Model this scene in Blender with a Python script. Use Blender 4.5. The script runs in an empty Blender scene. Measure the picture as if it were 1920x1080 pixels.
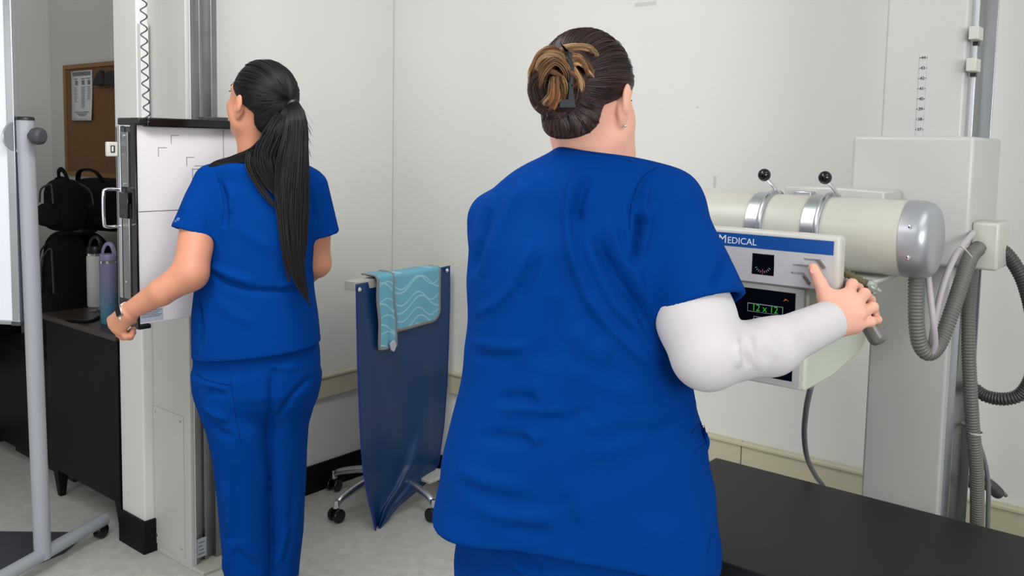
import bpy, math, random
import numpy as np
from mathutils import Vector, Matrix

S = bpy.context.scene
C = S.collection
random.seed(7)
rng = np.random.default_rng(11)
PI = math.pi

# ------------------------------------------------------------------ camera
CAM = np.array([0.0, 0.0, 1.45])
FPX = 1645.0
F2 = np.array([0.7771, 0.6293, 0.0])      # horizontal viewing direction
R2 = np.array([0.6293, -0.7771, 0.0])     # horizontal right
PITCH, ROLL, PY0 = math.radians(4.9), 0.0188, 414.0
_f = math.cos(PITCH) * F2 + np.array([0, 0, -math.sin(PITCH)])
_u = math.sin(PITCH) * F2 + np.array([0, 0, math.cos(PITCH)])
_r = math.cos(ROLL) * R2 + math.sin(ROLL) * _u
_u = math.cos(ROLL) * _u - math.sin(ROLL) * R2
cam_data = bpy.data.cameras.new('camera')
cam = bpy.data.objects.new('camera', cam_data)
C.objects.link(cam)
cam.matrix_world = Matrix(((_r[0], _u[0], -_f[0], CAM[0]), (_r[1], _u[1], -_f[1], CAM[1]),
                           (_r[2], _u[2], -_f[2], CAM[2]), (0, 0, 0, 1)))
cam_data.sensor_width = 36
cam_data.lens = 36 * FPX / 1920
cam_data.shift_y = -(540 - PY0) / 1920
cam_data.clip_start = 0.05
S.camera = cam

# ------------------------------------------------------------------ world, lamps, exposure
S.view_settings.view_transform = 'Standard'
S.view_settings.look = 'None'
S.view_settings.gamma = 1
S.view_settings.use_curve_mapping = False
S.view_settings.exposure = 0.28
world = bpy.data.worlds.new('world')
S.world = world
world.use_nodes = True
world.node_tree.nodes['Background'].inputs[0].default_value = (1, 1, 1, 1)
world.node_tree.nodes['Background'].inputs[1].default_value = 0.3

def area(name, loc, size, power, target=None, col=(1, 1, 1)):
    l = bpy.data.lights.new(name, 'AREA')
    l.shape = 'RECTANGLE'
    l.size, l.size_y = size
    l.energy = power
    l.color = col
    o = bpy.data.objects.new(name, l)
    C.objects.link(o)
    o.location = loc
    if target is not None:
        d = Vector(target) - Vector(loc)
        o.rotation_euler = d.to_track_quat('-Z', 'Y').to_euler()
    return o
area('ceiling_lamp', (1.35, -0.45, 2.66), (1.2, 0.6), 6, None, (1, 0.99, 0.975))
area('ceiling_lamp', (-0.35, 0.9, 2.66), (0.6, 1.2), 14, None, (1, 0.995, 0.99))
area('ceiling_lamp', (0.85, 1.45, 2.6), (1.2, 0.6), 24, (1.5, 2.85, 1.0), (1, 0.995, 0.99))  # added near the far wall and tilted at it to brighten it
# added fill lights standing in for unseen daylight, no windows are built
area('daylight_fill', (0.05, -1.45, 1.7), (1.0, 0.8), 26, (2.0, 1.2, 1.1), (0.96, 0.985, 1.0))
area('daylight_fill', (1.0, -1.85, 1.85), (1.3, 1.1), 6, (1.7, 2.0, 1.1), (0.96, 0.985, 1.0))
area('daylight_fill', (-1.5, 2.1, 1.3), (1.6, 1.6), 22, (1.55, 2.9, 0.6), (0.96, 0.985, 1.0))

# ------------------------------------------------------------------ projection helpers
def rdir(px, py):
    v = _f + (px - 960) / FPX * _r - (py - PY0) / FPX * _u
    return v
def W(px, py, d):
    v = rdir(px, py)
    return CAM + v * (d / v.dot(F2))
def L(px, py, d):                              # (right, forward, up) coordinates
    p = W(px, py, d)
    return np.array([p.dot(R2), p.dot(F2), p[2]])
def RP(px, py, axis, val):                     # the point on an axis-aligned plane seen there
    v = rdir(px, py)
    return CAM + v * ((val - CAM[axis]) / v[axis])
def project(P):                                # world points (N,3) -> pixels
    v = P - CAM
    a, b, c = v @ _r, v @ _u, v @ _f
    return 960 + FPX * a / c, PY0 - FPX * b / c
def to_world(P):
    P = np.asarray(P, float)
    return P[..., 0:1] * R2 + P[..., 1:2] * F2 + P[..., 2:3] * np.array([0, 0, 1.0])

# ------------------------------------------------------------------ materials
def lin(c):
    return tuple(((x / 255) / 12.92 if x / 255 <= 0.04045 else ((x / 255 + 0.055) / 1.055) ** 2.4) for x in c) + (1,)
MATS = {}
def mat(name, rgb, rough=0.5, metal=0.0, spec=0.5, noise=0.0, nscale=20, bump=0.0, bscale=200, sss=0.0, emit=None,
        trans=0.0, attr=None, sheen=0.0, coat=0.0, rnoise=0.0):
    if name in MATS: return MATS[name]
    m = bpy.data.materials.new(name); m.use_nodes = True
    nt = m.node_tree; b = nt.nodes['Principled BSDF']
    b.inputs['Base Color'].default_value = lin(rgb)
    b.inputs['Roughness'].default_value = rough
    b.inputs['Metallic'].default_value = metal
    b.inputs['Specular IOR Level'].default_value = spec
    if sheen: b.inputs['Sheen Weight'].default_value = sheen
    if coat: b.inputs['Coat Weight'].default_value = coat
    if trans:
        b.inputs['Transmission Weight'].default_value = trans
    tc = nt.nodes.new('ShaderNodeTexCoord')
    if noise:
        n = nt.nodes.new('ShaderNodeTexNoise'); n.inputs['Scale'].default_value = nscale
        n.inputs['Detail'].default_value = 6
        nt.links.new(tc.outputs['Object'], n.inputs['Vector'])
        r = nt.nodes.new('ShaderNodeMapRange')
        r.inputs['From Min'].default_value = 0.3; r.inputs['From Max'].default_value = 0.7
        r.inputs['To Min'].default_value = 1 - noise; r.inputs['To Max'].default_value = 1 + noise
        nt.links.new(n.outputs['Fac'], r.inputs['Value'])
        mx = nt.nodes.new('ShaderNodeMix'); mx.data_type = 'RGBA'; mx.blend_type = 'MULTIPLY'
        mx.inputs['Factor'].default_value = 1
        mx.inputs[6].default_value = lin(rgb)
        nt.links.new(r.outputs['Result'], mx.inputs[7])
        nt.links.new(mx.outputs[2], b.inputs['Base Color'])
    if attr:
        a = nt.nodes.new('ShaderNodeAttribute'); a.attribute_name = attr
        nt.links.new(a.outputs['Color'], b.inputs['Base Color'])
    if bump:
        n = nt.nodes.new('ShaderNodeTexNoise'); n.inputs['Scale'].default_value = bscale
        n.inputs['Detail'].default_value = 4
        nt.links.new(tc.outputs['Object'], n.inputs['Vector'])
        bp = nt.nodes.new('ShaderNodeBump'); bp.inputs['Strength'].default_value = bump
        bp.inputs['Distance'].default_value = 0.002
        nt.links.new(n.outputs['Fac'], bp.inputs['Height'])
        nt.links.new(bp.outputs['Normal'], b.inputs['Normal'])
    if sss:
        b.inputs['Subsurface Weight'].default_value = sss
        b.inputs['Subsurface Radius'].default_value = (1.0, 0.35, 0.2)
        b.inputs['Subsurface Scale'].default_value = 0.008
    if emit:
        b.inputs['Emission Color'].default_value = lin(rgb)
        b.inputs['Emission Strength'].default_value = emit
    MATS[name] = m
    return m
M_wall = mat('painted_wall', (222, 222, 218), 0.6, noise=0.012, nscale=2.5, bump=0.08, bscale=60)
M_rail = mat('cream_rail', (196, 190, 164), 0.45, noise=0.02, nscale=6)
M_ceil = mat('ceiling_paint', (235, 235, 232), 0.8)
M_floor = mat('speckled_floor', (190, 189, 184), 0.62, noise=0.10, nscale=24, bump=0.05, bscale=120)
M_basebd = mat('black_rubber', (5, 5, 6), 0.6, spec=0.25)
M_offwhite = mat('offwhite_enamel', (188, 186, 177), 0.35, noise=0.01, nscale=4)
M_white = mat('white_enamel', (192, 192, 188), 0.35, noise=0.015, nscale=5)
M_plastic = mat('white_plastic', (198, 196, 190), 0.35)
M_panel = mat('receptor_white', (224, 220, 222), 0.4)
M_greygreen = mat('pale_green_enamel', (216, 222, 205), 0.45, noise=0.01, nscale=8)
M_alu = mat('brushed_aluminium', (196, 200, 206), 0.32, 1.0, noise=0.04, nscale=9)
M_steel = mat('galvanised_steel', (150, 152, 152), 0.38, 1.0, noise=0.12, nscale=7)
M_chrome = mat('chrome', (225, 226, 230), 0.08, 1.0)
M_silver = mat('silver_paint', (172, 174, 180), 0.35, 0.6)
M_black = mat('black_plastic', (16, 16, 18), 0.4)
M_gloss = mat('gloss_black', (10, 10, 12), 0.12)
M_tabletop = mat('black_tabletop', (27, 27, 29), 0.5, spec=0.35, noise=0.05, nscale=5, bump=0.03, bscale=300)
M_darkgrey = mat('dark_grey', (62, 64, 70), 0.6, noise=0.04, nscale=12)
M_greyhose = mat('grey_corrugated_plastic', (112, 109, 104), 0.45)
M_darkhose = mat('dark_corrugated_plastic', (66, 63, 63), 0.4)
M_cable = mat('light_grey_cable', (182, 174, 178), 0.45)
M_cable2 = mat('mid_grey_cable', (122, 124, 126), 0.45)
M_handle = mat('grey_rubber', (112, 108, 104), 0.32)
M_blueprint = mat('blue_print', (20, 78, 156), 0.4)
M_label = mat('label_silver', (176, 182, 194), 0.4)
M_ink = mat('dark_ink', (42, 42, 48), 0.6)
M_inkgrey = mat('grey_ink', (120, 120, 124), 0.6)
M_cork = mat('cork', (128, 92, 60), 0.9, noise=0.10, nscale=90)
M_corkframe = mat('oak_frame', (150, 112, 72), 0.6, noise=0.08, nscale=30)
M_paper = mat('paper', (228, 230, 236), 0.8)
M_desk = mat('black_brown_wood', (9, 8, 9), 0.55, spec=0.25, noise=0.12, nscale=8)
M_desktop = mat('dark_laminate', (58, 50, 47), 0.35, noise=0.2, nscale=14)
M_bag = mat('black_nylon', (7, 7, 8), 0.85, spec=0.2, bump=0.2, bscale=180)
M_bagtrim = mat('grey_webbing', (52, 53, 56), 0.7)
M_wframe = mat('white_powder_coat', (160, 164, 172), 0.4)
M_wboard = mat('whiteboard_enamel', (232, 236, 244), 0.18)
M_lead = mat('blue_vinyl', (8, 56, 106), 0.42, noise=0.04, nscale=10, bump=0.08, bscale=90)
M_leadedge = mat('blue_binding', (34, 48, 150), 0.5)
M_binding = mat('grey_binding', (134, 138, 138), 0.8)
M_scrub = mat('royal_blue_cotton', (0, 57, 134), 0.85, spec=0.05, noise=0.03, nscale=260, bump=0.12, bscale=420)
M_scrubdark = mat('royal_blue_stitching', (0, 40, 104), 0.9, spec=0.1)
M_skin = mat('skin_fair', (234, 176, 154), 0.5, sss=0.12, spec=0.35, noise=0.035, nscale=16, bump=0.05, bscale=240)
M_skin2 = mat('skin_tan', (206, 142, 114), 0.5, sss=0.12, spec=0.35, noise=0.04, nscale=18, bump=0.05, bscale=240)
M_nail = mat('nail', (238, 172, 156), 0.3)
M_undershirt = mat('white_jersey', (208, 203, 205), 0.85, spec=0.15, bump=0.12, bscale=300)
M_hair = mat('hair_strands', (40, 26, 26), 0.38, spec=0.5, attr='tint')
M_haircore = mat('dark_brown_hair', (50, 31, 32), 0.42, spec=0.5, noise=0.2, nscale=60)
M_hairblack = mat('black_hair', (10, 8, 10), 0.5, spec=0.3)
M_green = mat('green_segments', (44, 150, 30), 0.5, emit=0.45)
M_orange = mat('orange_mark', (220, 130, 40), 0.5)
M_red = mat('red_needle', (220, 40, 60), 0.5)
M_olive = mat('olive_spring', (98, 94, 66), 0.5)
M_clear = mat('clear_greenish_plastic', (206, 220, 205), 0.15, trans=0.6)
M_lavender = mat('lavender_steel', (142, 134, 172), 0.4)
M_eyew = mat('eye_white', (230, 228, 226), 0.2)

# wave-printed cloth and tumbler gradient
def wave_mat():
    m = bpy.data.materials.new('wave_print'); m.use_nodes = True
    nt = m.node_tree; b = nt.nodes['Principled BSDF']; b.inputs['Roughness'].default_value = 0.7
    uv = nt.nodes.new('ShaderNodeUVMap'); uv.uv_map = 'uv'
    sep = nt.nodes.new('ShaderNodeSeparateXYZ'); nt.links.new(uv.outputs[0], sep.inputs[0])
    def math_(op, a, b_=None):
        n = nt.nodes.new('ShaderNodeMath'); n.operation = op
        for i, v in enumerate((a, b_)):
            if v is None: continue
            if isinstance(v, (int, float)): n.inputs[i].default_value = v
            else: nt.links.new(v, n.inputs[i])
        return n.outputs[0]
    lines = None
    for fr, am, off, k in ((5.2, 0.085, 0.0, 5.0), (4.1, 0.11, 1.9, 4.0)):
        s = math_('SINE', math_('ADD', math_('MULTIPLY', sep.outputs[0], fr * 2), off))
        v = math_('MULTIPLY', math_('ADD', sep.outputs[1], math_('MULTIPLY', s, am * 0.8)), k)
        d = math_('ABSOLUTE', math_('SUBTRACT', math_('FRACT', v), 0.5))
        l = math_('LESS_THAN', d, 0.045)
        lines = l if lines is None else math_('MAXIMUM', lines, l)
    mx = nt.nodes.new('ShaderNodeMix'); mx.data_type = 'RGBA'
    nt.links.new(lines, mx.inputs[0])
    mx.inputs[6].default_value = lin((112, 180, 204)); mx.inputs[7].default_value = lin((160, 208, 226))
    nt.links.new(mx.outputs[2], b.inputs['Base Color'])
    return m
M_wave = wave_mat()
def grad_mat():
    m = bpy.data.materials.new('tumbler_gradient'); m.use_nodes = True
    nt = m.node_tree; b = nt.nodes['Principled BSDF']; b.inputs['Roughness'].default_value = 0.45
    tc = nt.nodes.new('ShaderNodeTexCoord'); sep = nt.nodes.new('ShaderNodeSeparateXYZ')
    nt.links.new(tc.outputs['Generated'], sep.inputs[0])
    cr = nt.nodes.new('ShaderNodeValToRGB')
    cr.color_ramp.elements[0].color = lin((78, 128, 156)); cr.color_ramp.elements[0].position = 0.25
    cr.color_ramp.elements[1].color = lin((128, 120, 160)); cr.color_ramp.elements[1].position = 0.8
    nt.links.new(sep.outputs[2], cr.inputs[0]); nt.links.new(cr.outputs[0], b.inputs['Base Color'])
    return m
M_tumbler = grad_mat()

# ------------------------------------------------------------------ mesh helpers
def link_mesh(name, me, m, parent=None, sharp=35):
    o = bpy.data.objects.new(name, me)
    C.objects.link(o)
    me.materials.append(m)
    me.polygons.foreach_set('use_smooth', [True] * len(me.polygons))
    if sharp: me.set_sharp_from_angle(angle=math.radians(sharp))
    if parent is not None:
        o.parent = parent
        o.matrix_parent_inverse = Matrix.Translation(parent.location).inverted() if parent.parent is None and parent.type == 'EMPTY' else Matrix()
    return o
def catmull(pts, n=8):
    pts = [np.asarray(p, float) for p in pts]
    P = [2 * pts[0] - pts[1]] + pts + [2 * pts[-1] - pts[-2]]
    out = []
    for i in range(1, len(P) - 2):
        for k in range(n):
            t = k / n
            out.append(0.5 * ((2 * P[i]) + (P[i + 1] - P[i - 1]) * t + (2 * P[i - 1] - 5 * P[i] + 4 * P[i + 1] - P[i + 2]) * t * t
                              + (3 * P[i] - P[i - 1] - 3 * P[i + 1] + P[i + 2]) * t ** 3))
    out.append(pts[-1])
    return np.array(out)
def resample(path, step):
    path = np.asarray(path, float)
    d = np.r_[0, np.cumsum(np.linalg.norm(np.diff(path, axis=0), axis=1))]
    n = max(2, int(d[-1] / step) + 1)
    t = np.linspace(0, d[-1], n)
    return np.stack([np.interp(t, d, path[:, i]) for i in range(path.shape[1])], 1)
class MB:
    def __init__(s): s.v = []; s.f = []
    def add(s, vs, fs):
        b = len(s.v); s.v += [tuple(map(float, p)) for p in vs]; s.f += [tuple(b + i for i in f) for f in fs]; return s
    def box(s, lo, hi, rot=None, about=None):
        lo, hi = np.minimum(lo, hi), np.maximum(lo, hi)
        vs = [np.array([(lo, hi)[i][0], (lo, hi)[j][1], (lo, hi)[k][2]]) for i in (0, 1) for j in (0, 1) for k in (0, 1)]
        if rot is not None:
            c = (lo + hi) / 2 if about is None else np.array(about)
            vs = [c + np.array(rot) @ (p - c) for p in vs]
        return s.add(vs, [(0, 1, 3, 2), (4, 6, 7, 5), (0, 4, 5, 1), (2, 3, 7, 6), (0, 2, 6, 4), (1, 5, 7, 3)])
    def tube(s, path, r, n=12, cap=True, flat=1.0):
        P = np.asarray(path, float); N = len(P)
        r = np.full(N, r) if np.isscalar(r) else np.asarray(r, float)
        T = np.gradient(P, axis=0); T /= np.linalg.norm(T, axis=1)[:, None] + 1e-12
        a = np.array([0, 0, 1.0]) if abs(T[0][2]) < 0.9 else np.array([1.0, 0, 0])
        u = np.cross(T[0], a); u /= np.linalg.norm(u)
        vs = []
        for i in range(N):
            u = u - T[i] * u.dot(T[i]); u /= np.linalg.norm(u) + 1e-12
            w = np.cross(T[i], u)
            for k in range(n):
                an = 2 * PI * k / n
                vs.append(P[i] + r[i] * (math.cos(an) * u + math.sin(an) * w * flat))
        fs = [(i * n + k, i * n + (k + 1) % n, (i + 1) * n + (k + 1) % n, (i + 1) * n + k) for i in range(N - 1) for k in range(n)]
        if cap: fs += [tuple(range(n - 1, -1, -1)), tuple(range((N - 1) * n, N * n))]
        return s.add(vs, fs)
    def cyl(s, a, b, r, n=20, r2=None):
        return s.tube([a, b], [r, r if r2 is None else r2], n)
    def lathe(s, prof, o, axis=(0, 0, 1), n=28, close=False):
        ax = np.array(axis, float); ax /= np.linalg.norm(ax)
        a = np.array([0, 0, 1.0]) if abs(ax[2]) < 0.9 else np.array([1.0, 0, 0])
        u = np.cross(a, ax); u /= np.linalg.norm(u); w = np.cross(ax, u); o = np.array(o, float)
        vs = [o + ax * h + max(r, 1e-5) * (math.cos(2 * PI * k / n) * u + math.sin(2 * PI * k / n) * w) for r, h in prof for k in range(n)]
        m = len(prof)
        fs = [(i * n + k, i * n + (k + 1) % n, (i + 1) * n + (k + 1) % n, (i + 1) * n + k) for i in range(m - 1) for k in range(n)]
        if close: fs += [((m - 1) * n + k, (m - 1) * n + (k + 1) % n, (k + 1) % n, k) for k in range(n)]
        return s.add(vs, fs)
    def prism(s, poly, vec):
        n = len(poly); vec = np.array(vec, float); poly = [np.array(p, float) for p in poly]
        nn = np.zeros(3)
        for i in range(n): nn += np.cross(poly[i] - poly[0], poly[(i + 1) % n] - poly[0])
        if nn.dot(vec) > 0: poly = poly[::-1]
        return s.add(poly + [p + vec for p in poly],
                     [tuple(range(n)), tuple(range(2 * n - 1, n - 1, -1))] + [(i, i + n, (i + 1) % n + n, (i + 1) % n) for i in range(n)])
    def ball(s, c, r, n=16):
        r = np.array([r] * 3 if np.isscalar(r) else r, float); c = np.array(c, float)
        vs = [c + r * np.array([math.sin(PI * j / n) * math.cos(2 * PI * k / n), math.sin(PI * j / n) * math.sin(2 * PI * k / n), math.cos(PI * j / n)]) if 0 < j < n
              else c + r * np.array([1e-4 * math.cos(2 * PI * k / n), 1e-4 * math.sin(2 * PI * k / n), 1 if j == 0 else -1]) for j in range(n + 1) for k in range(n)]
        fs = [(j * n + k, (j + 1) * n + k, (j + 1) * n + (k + 1) % n, j * n + (k + 1) % n) for j in range(n) for k in range(n)]
        return s.add(vs, fs)
    def build(s, name, m, parent=None, bevel=0, seg=2, sharp=35):
        me = bpy.data.meshes.new(name)
        me.from_pydata(s.v, [], s.f)
        me.update()
        o = link_mesh(name, me, m, parent, sharp)
        if bevel:
            b = o.modifiers.new('bevel', 'BEVEL'); b.width = bevel; b.segments = seg; b.limit_method = 'ANGLE'
            b.angle_limit = math.radians(40)
            b.harden_normals = False
        return o
def thing(name, label, cat, loc=(0, 0, 0), group=None):
    o = bpy.data.objects.new(name, None); C.objects.link(o); o.location = loc
    o.empty_display_size = 0.05
    o['label'] = label; o['category'] = cat
    if group: o['group'] = group
    return o
def tag(o, label, cat, group=None):
    o['label'] = label; o['category'] = cat
    if group: o['group'] = group
    return o
def struct(name, mb, m, bevel=0):
    o = mb.build(name, m, None, bevel); o['kind'] = 'structure'; return o
def text(name, body, loc, xdir, updir, size, m, parent=None, depth=0.0004, align='CENTER', width=1.0):
    cu = bpy.data.curves.new(name, 'FONT'); cu.body = body; cu.size = size; cu.extrude = depth
    cu.align_x = align; cu.align_y = 'CENTER'; cu.resolution_u = 3
    tmp = bpy.data.objects.new(name + '_tmp', cu); C.objects.link(tmp)
    me = bpy.data.meshes.new_from_object(tmp.evaluated_get(bpy.context.evaluated_depsgraph_get()))
    bpy.data.objects.remove(tmp)
    x = Vector(xdir).normalized(); y = Vector(updir).normalized(); z = x.cross(y).normalized(); y = z.cross(x)
    Mx = Matrix(((x[0] * width, y[0], z[0], loc[0]), (x[1] * width, y[1], z[1], loc[1]), (x[2] * width, y[2], z[2], loc[2]), (0, 0, 0, 1)))
    me.transform(Mx)
    me.name = name
    return link_mesh(name, me, m, parent, 30)
def quad_on(plane_axis, val, pxs, thick):      # polygon of surface marks, lying on the face of a thing
    return [RP(x, y, plane_axis, val) for x, y in pxs], thick

# ------------------------------------------------------------------ the room
XR, YF, XN, YN, H = 2.68, 2.85, 2.10, 4.87, 2.72
struct('floor', MB().box((-1.6, -2.0, -0.05), (XR + 0.1, YN + 0.1, 0)), M_floor)
struct('ceiling', MB().box((-1.6, -2.0, H), (XR + 0.1, YN + 0.1, H + 0.05)), M_ceil)
struct('wall_right', MB().box((XR, -2.0, 0), (XR + 0.1, YF + 0.16, H)), M_wall)
struct('wall_far', MB().box((1.51, YF, 0), (XR, YF + 0.16, H)), M_wall, 0.006)
struct('wall_alcove_right', MB().box((XN, YF + 0.16, 0), (XN + 0.1, YN + 0.1, H)), M_wall)
struct('wall_alcove_back', MB().box((-1.6, YN, 0), (XN, YN + 0.1, H)), M_wall)
struct('wall_left', MB().box((-1.7, -2.0, 0), (-1.6, YN + 0.1, H)), M_wall)
struct('wall_behind', MB().box((-1.6, -2.1, 0), (XR, -2.0, H)), M_wall)
struct('baseboard_far', MB().box((1.498, YF - 0.012, 0.0), (XR, YF + 0.0, 0.118)).box((1.498, YF, 0), (1.51, YF + 0.165, 0.118)), M_basebd, 0.003)
struct('baseboard_right', MB().box((XR - 0.012, -2.0, 0), (XR, YF - 0.012, 0.118)), M_basebd, 0.003)
def rail(name, lo, hi):
    b = MB().box(lo, hi)
    return b
r1 = MB().box((1.72, YF - 0.022, 0.395), (XR - 0.022, YF, 0.49))
r1.box((1.72, YF - 0.03, 0.478), (XR - 0.03, YF - 0.02, 0.49))
struct('trim_1', r1, M_rail, 0.003)
r2 = MB().box((XR - 0.022, 1.17, 0.405), (XR, YF - 0.0, 0.497)).box((XR - 0.022, -2.0, 0.405), (XR, 1.168, 0.497))
r2.box((XR - 0.03, -2.0, 0.485), (XR - 0.02, YF - 0.02, 0.497))
struct('trim_2', r2, M_rail, 0.003)
# faint scuffs on the right wall
for (x, y, w, h) in ((1338, 330, 4, 22), (1190, 6, 40, 3), (1306, 200, 4, 3)):
    a = RP(x, y, 0, XR - 0.0005); b_ = RP(x + w, y + h, 0, XR - 0.0005)
    o = MB().box((XR - 0.0008, min(a[1], b_[1]), min(a[2], b_[2])), (XR + 0.001, max(a[1], b_[1]), max(a[2], b_[2]))).build('wall_scuff', mat('scuff', (200, 198, 196), 0.7))
    o['kind'] = 'structure'

# ------------------------------------------------------------------ wall-mounted image receptor stand (left)
st = thing('chest_stand', 'white wall mounted chest x-ray stand with steel column behind the long haired person', 'x-ray stand', (1.62, 2.75, 0))
sc = MB().box((1.562, 2.64, 0.0), (1.665, 2.848, H - 0.02))
col_o = sc.build('column_channel', M_steel, st, 0.002)
rb = MB()
for x0, x1, yy in ((1.566, 1.582, 2.622), (1.606, 1.618, 2.63), (1.642, 1.664, 2.618)):
    rb.box((x0, yy, 0.0), (x1, 2.642, H - 0.02))
rb.build('guide_rail', M_steel, st, 0.0015)
MB().box((1.668, 2.70, 0.0), (1.69, 2.848, H - 0.02)).build('column_flange', M_offwhite, st, 0.002)
cv = MB().box((1.548, 2.615, 0.0), (1.561, 2.846, H - 0.02)).box((1.561, 2.612, 0), (1.5655, 2.63, H - 0.02))
cv.build('side_cover', M_white, st, 0.002)
z_cov = RP(300, 765, 0, 1.546)[2]
lc = MB().box((1.5455, 2.655, 0.03), (1.548, 2.846, z_cov)).build('access_cover', M_white, st, 0.0008)
for yy in (2.672, 2.832):
    for zz in (0.06, z_cov - 0.02):
        MB().lathe([(0.0001, 0.002), (0.004, 0.0015), (0.0045, 0)], (1.5455, yy, zz), (-1, 0, 0), 10).build('screw', M_alu, lc)
# base foot, rating sticker
MB().box((1.55, 2.55, 0.0), (1.69, 2.70, 0.012)).build('base_plate', M_offwhite, st, 0.002)
ss = MB().box((1.568, 2.6165, 0.035), (1.604, 2.6185, 0.10)).build('warning_sticker', M_label, st)
for k in range(4):
    MB().box((1.573 + 0.003 * (k % 2), 2.6155, 0.045 + 0.013 * k), (1.597 - 0.004 * (k % 3), 2.617, 0.049 + 0.013 * k)).build('printed_line', M_inkgrey, ss)
YP = 2.40
zt, zb = RP(300, 236, 1, YP)[2], RP(300, 603, 1, YP)[2]
x0 = RP(259, 400, 1, YP)[0]; x1 = x0 + 0.485
rc_ = MB().box((x0, YP, zb), (x1, YP + 0.022, zt)).build('front_plate', M_panel, st, 0.002)
MB().box((x0 + 0.004, YP + 0.022, zb + 0.02), (x1 - 0.004, YP + 0.13, zt - 0.004)).build('receptor_housing', M_black, st, 0.002)
def line_on_plate(pts, w):
    for (a, b) in zip(pts[:-1], pts[1:]):
        A, B = RP(a[0], a[1], 1, YP), RP(b[0], b[1], 1, YP)
        if abs(a[0] - b[0]) > abs(a[1] - b[1]): A[2] = B[2] = (A[2] + B[2]) / 2
        else: A[0] = B[0] = (A[0] + B[0]) / 2
        lo, hi = np.minimum(A, B), np.maximum(A, B)
        MBk.box((lo[0] - w / 2, YP - 0.0003, lo[2] - w / 2), (hi[0] + w / 2, YP + 0.001, hi[2] + w / 2))
MBk = MB()
for pts in ([(335, 254), (321, 254), (321, 270)], [(312, 277), (297, 277), (297, 293)], [(364, 295), (350, 295), (350, 311)],
            [(392, 311), (365, 311)], [(395, 317), (361, 317), (361, 345)]):
    line_on_plate(pts, 0.0014)
xm = RP(419, 320, 1, YP)[0]
zm = RP(300, 396, 1, YP)[2]
MBk.box((xm, YP - 0.0003, zb + 0.002), (xm + 0.0013, YP + 0.001, zt - 0.003))
MBk.box((x0 + 0.002, YP - 0.0003, zm), (x1 - 0.002, YP + 0.001, zm + 0.0018))
MBk.build('alignment_marks', M_ink, rc_)
# rating label at the lower left corner
a, b_ = RP(263, 582, 1, YP), RP(306, 599, 1, YP)
lb = MB().box((a[0], YP - 0.0006, b_[2]), (b_[0], YP + 0.001, a[2])).build('rating_label', M_label, rc_)
ll = MB()
for k in range(5):
    z_ = a[2] - 0.004 - k * 0.0045
    ll.box((a[0] + 0.003, YP - 0.0009, z_ - 0.0012), (b_[0] - 0.004 - 0.006 * (k % 3), YP, z_))
ll.build('label_text', M_ink, lb)
# black top rail and end brackets
MB().box((x0 + 0.018, YP - 0.028, zt - 0.004), (x1 - 0.0, YP + 0.03, zt + 0.022)).build('top_rail', M_gloss, st, 0.004)
MB().box((x0 - 0.006, YP - 0.02, zt + 0.001), (x0 + 0.03, YP + 0.10, zt + 0.021)).build('corner_bracket', M_black, st, 0.004)
p = RP(395, 216, 1, YP + 0.02)
MB().box((p[0] - 0.03, YP + 0.002, zt + 0.022), (p[0] + 0.05, YP + 0.04, zt + 0.032)).build('latch', M_darkgrey, st, 0.002)
# left side: tray frame, tray, handle
xs = x0 - 0.004
MB().box((xs - 0.004, YP - 0.004, zb - 0.012), (xs + 0.003, YP + 0.024, zt + 0.004)).build('edge_strip', M_gloss, st, 0.002)
MB().box((x0 - 0.012, YP + 0.075, zb + 0.07), (x0 + 0.004, YP + 0.092, zt - 0.002)).build('tray_flange', M_alu, st, 0.0015)
tr = MB().box((x0 - 0.010, YP + 0.034, zb + 0.07), (x0 + 0.004, YP + 0.072, zm + 0.02)).build('cassette_tray', M_steel, st, 0.002)
pl = MB().box((x0 - 0.010, YP + 0.034, zm + 0.07), (x0 + 0.004, YP + 0.072, zt - 0.02)).build('serial_plate', M_steel, st, 0.001)
pt = MB()
for k in range(16):
    z_ = zt - 0.045 - k * 0.0075
    pt.box((x0 - 0.0106, YP + 0.039, z_), (x0 - 0.009, YP + 0.064 - 0.006 * (k % 3), z_ + 0.0018))
pt.build('plate_text', M_inkgrey, pl)
for zz in (zt - 0.03, zm + 0.08, zm + 0.035, zb + 0.12):
    MB().lathe([(0.0001, 0.003), (0.0035, 0.0025), (0.004, 0)], (x0 - 0.010, YP + 0.053, zz), (-1, 0, 0), 10).build('screw', M_chrome, st)
MB().box((x0 - 0.016, YP + 0.03, zm - 0.02), (x0 - 0.008, YP + 0.08, zm + 0.055)).build('handle_block', M_gloss, st, 0.002)
hp = catmull([(x0 - 0.01, YP + 0.085, zm - 0.045), (x0 - 0.048, YP + 0.088, zm - 0.045), (x0 - 0.056, YP + 0.088, zm - 0.03), (x0 - 0.056, YP + 0.088, zm + 0.045),
              (x0 - 0.048, YP + 0.088, zm + 0.062), (x0 - 0.01, YP + 0.085, zm + 0.062)], 8)
MB().tube(hp, 0.0048, 12).build('tray_handle', M_chrome, st)
zbk = RP(207, 279, 1, YP + 0.09)[2]
bk = MB().box((x0 - 0.043, YP + 0.085, zbk - 0.022), (x0 - 0.012, YP + 0.10, zbk + 0.02)).build('switch_box', M_plastic, st, 0.003)
MB().box((x0 - 0.034, YP + 0.0835, zbk - 0.011), (x0 - 0.021, YP + 0.087, zbk + 0.010)).build('rocker_switch', M_ink, bk, 0.001)
MB().box((x0 - 0.0315, YP + 0.082, zbk - 0.008), (x0 - 0.026, YP + 0.087, zbk + 0.007)).build('rocker_key', M_plastic, bk, 0.001)
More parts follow.
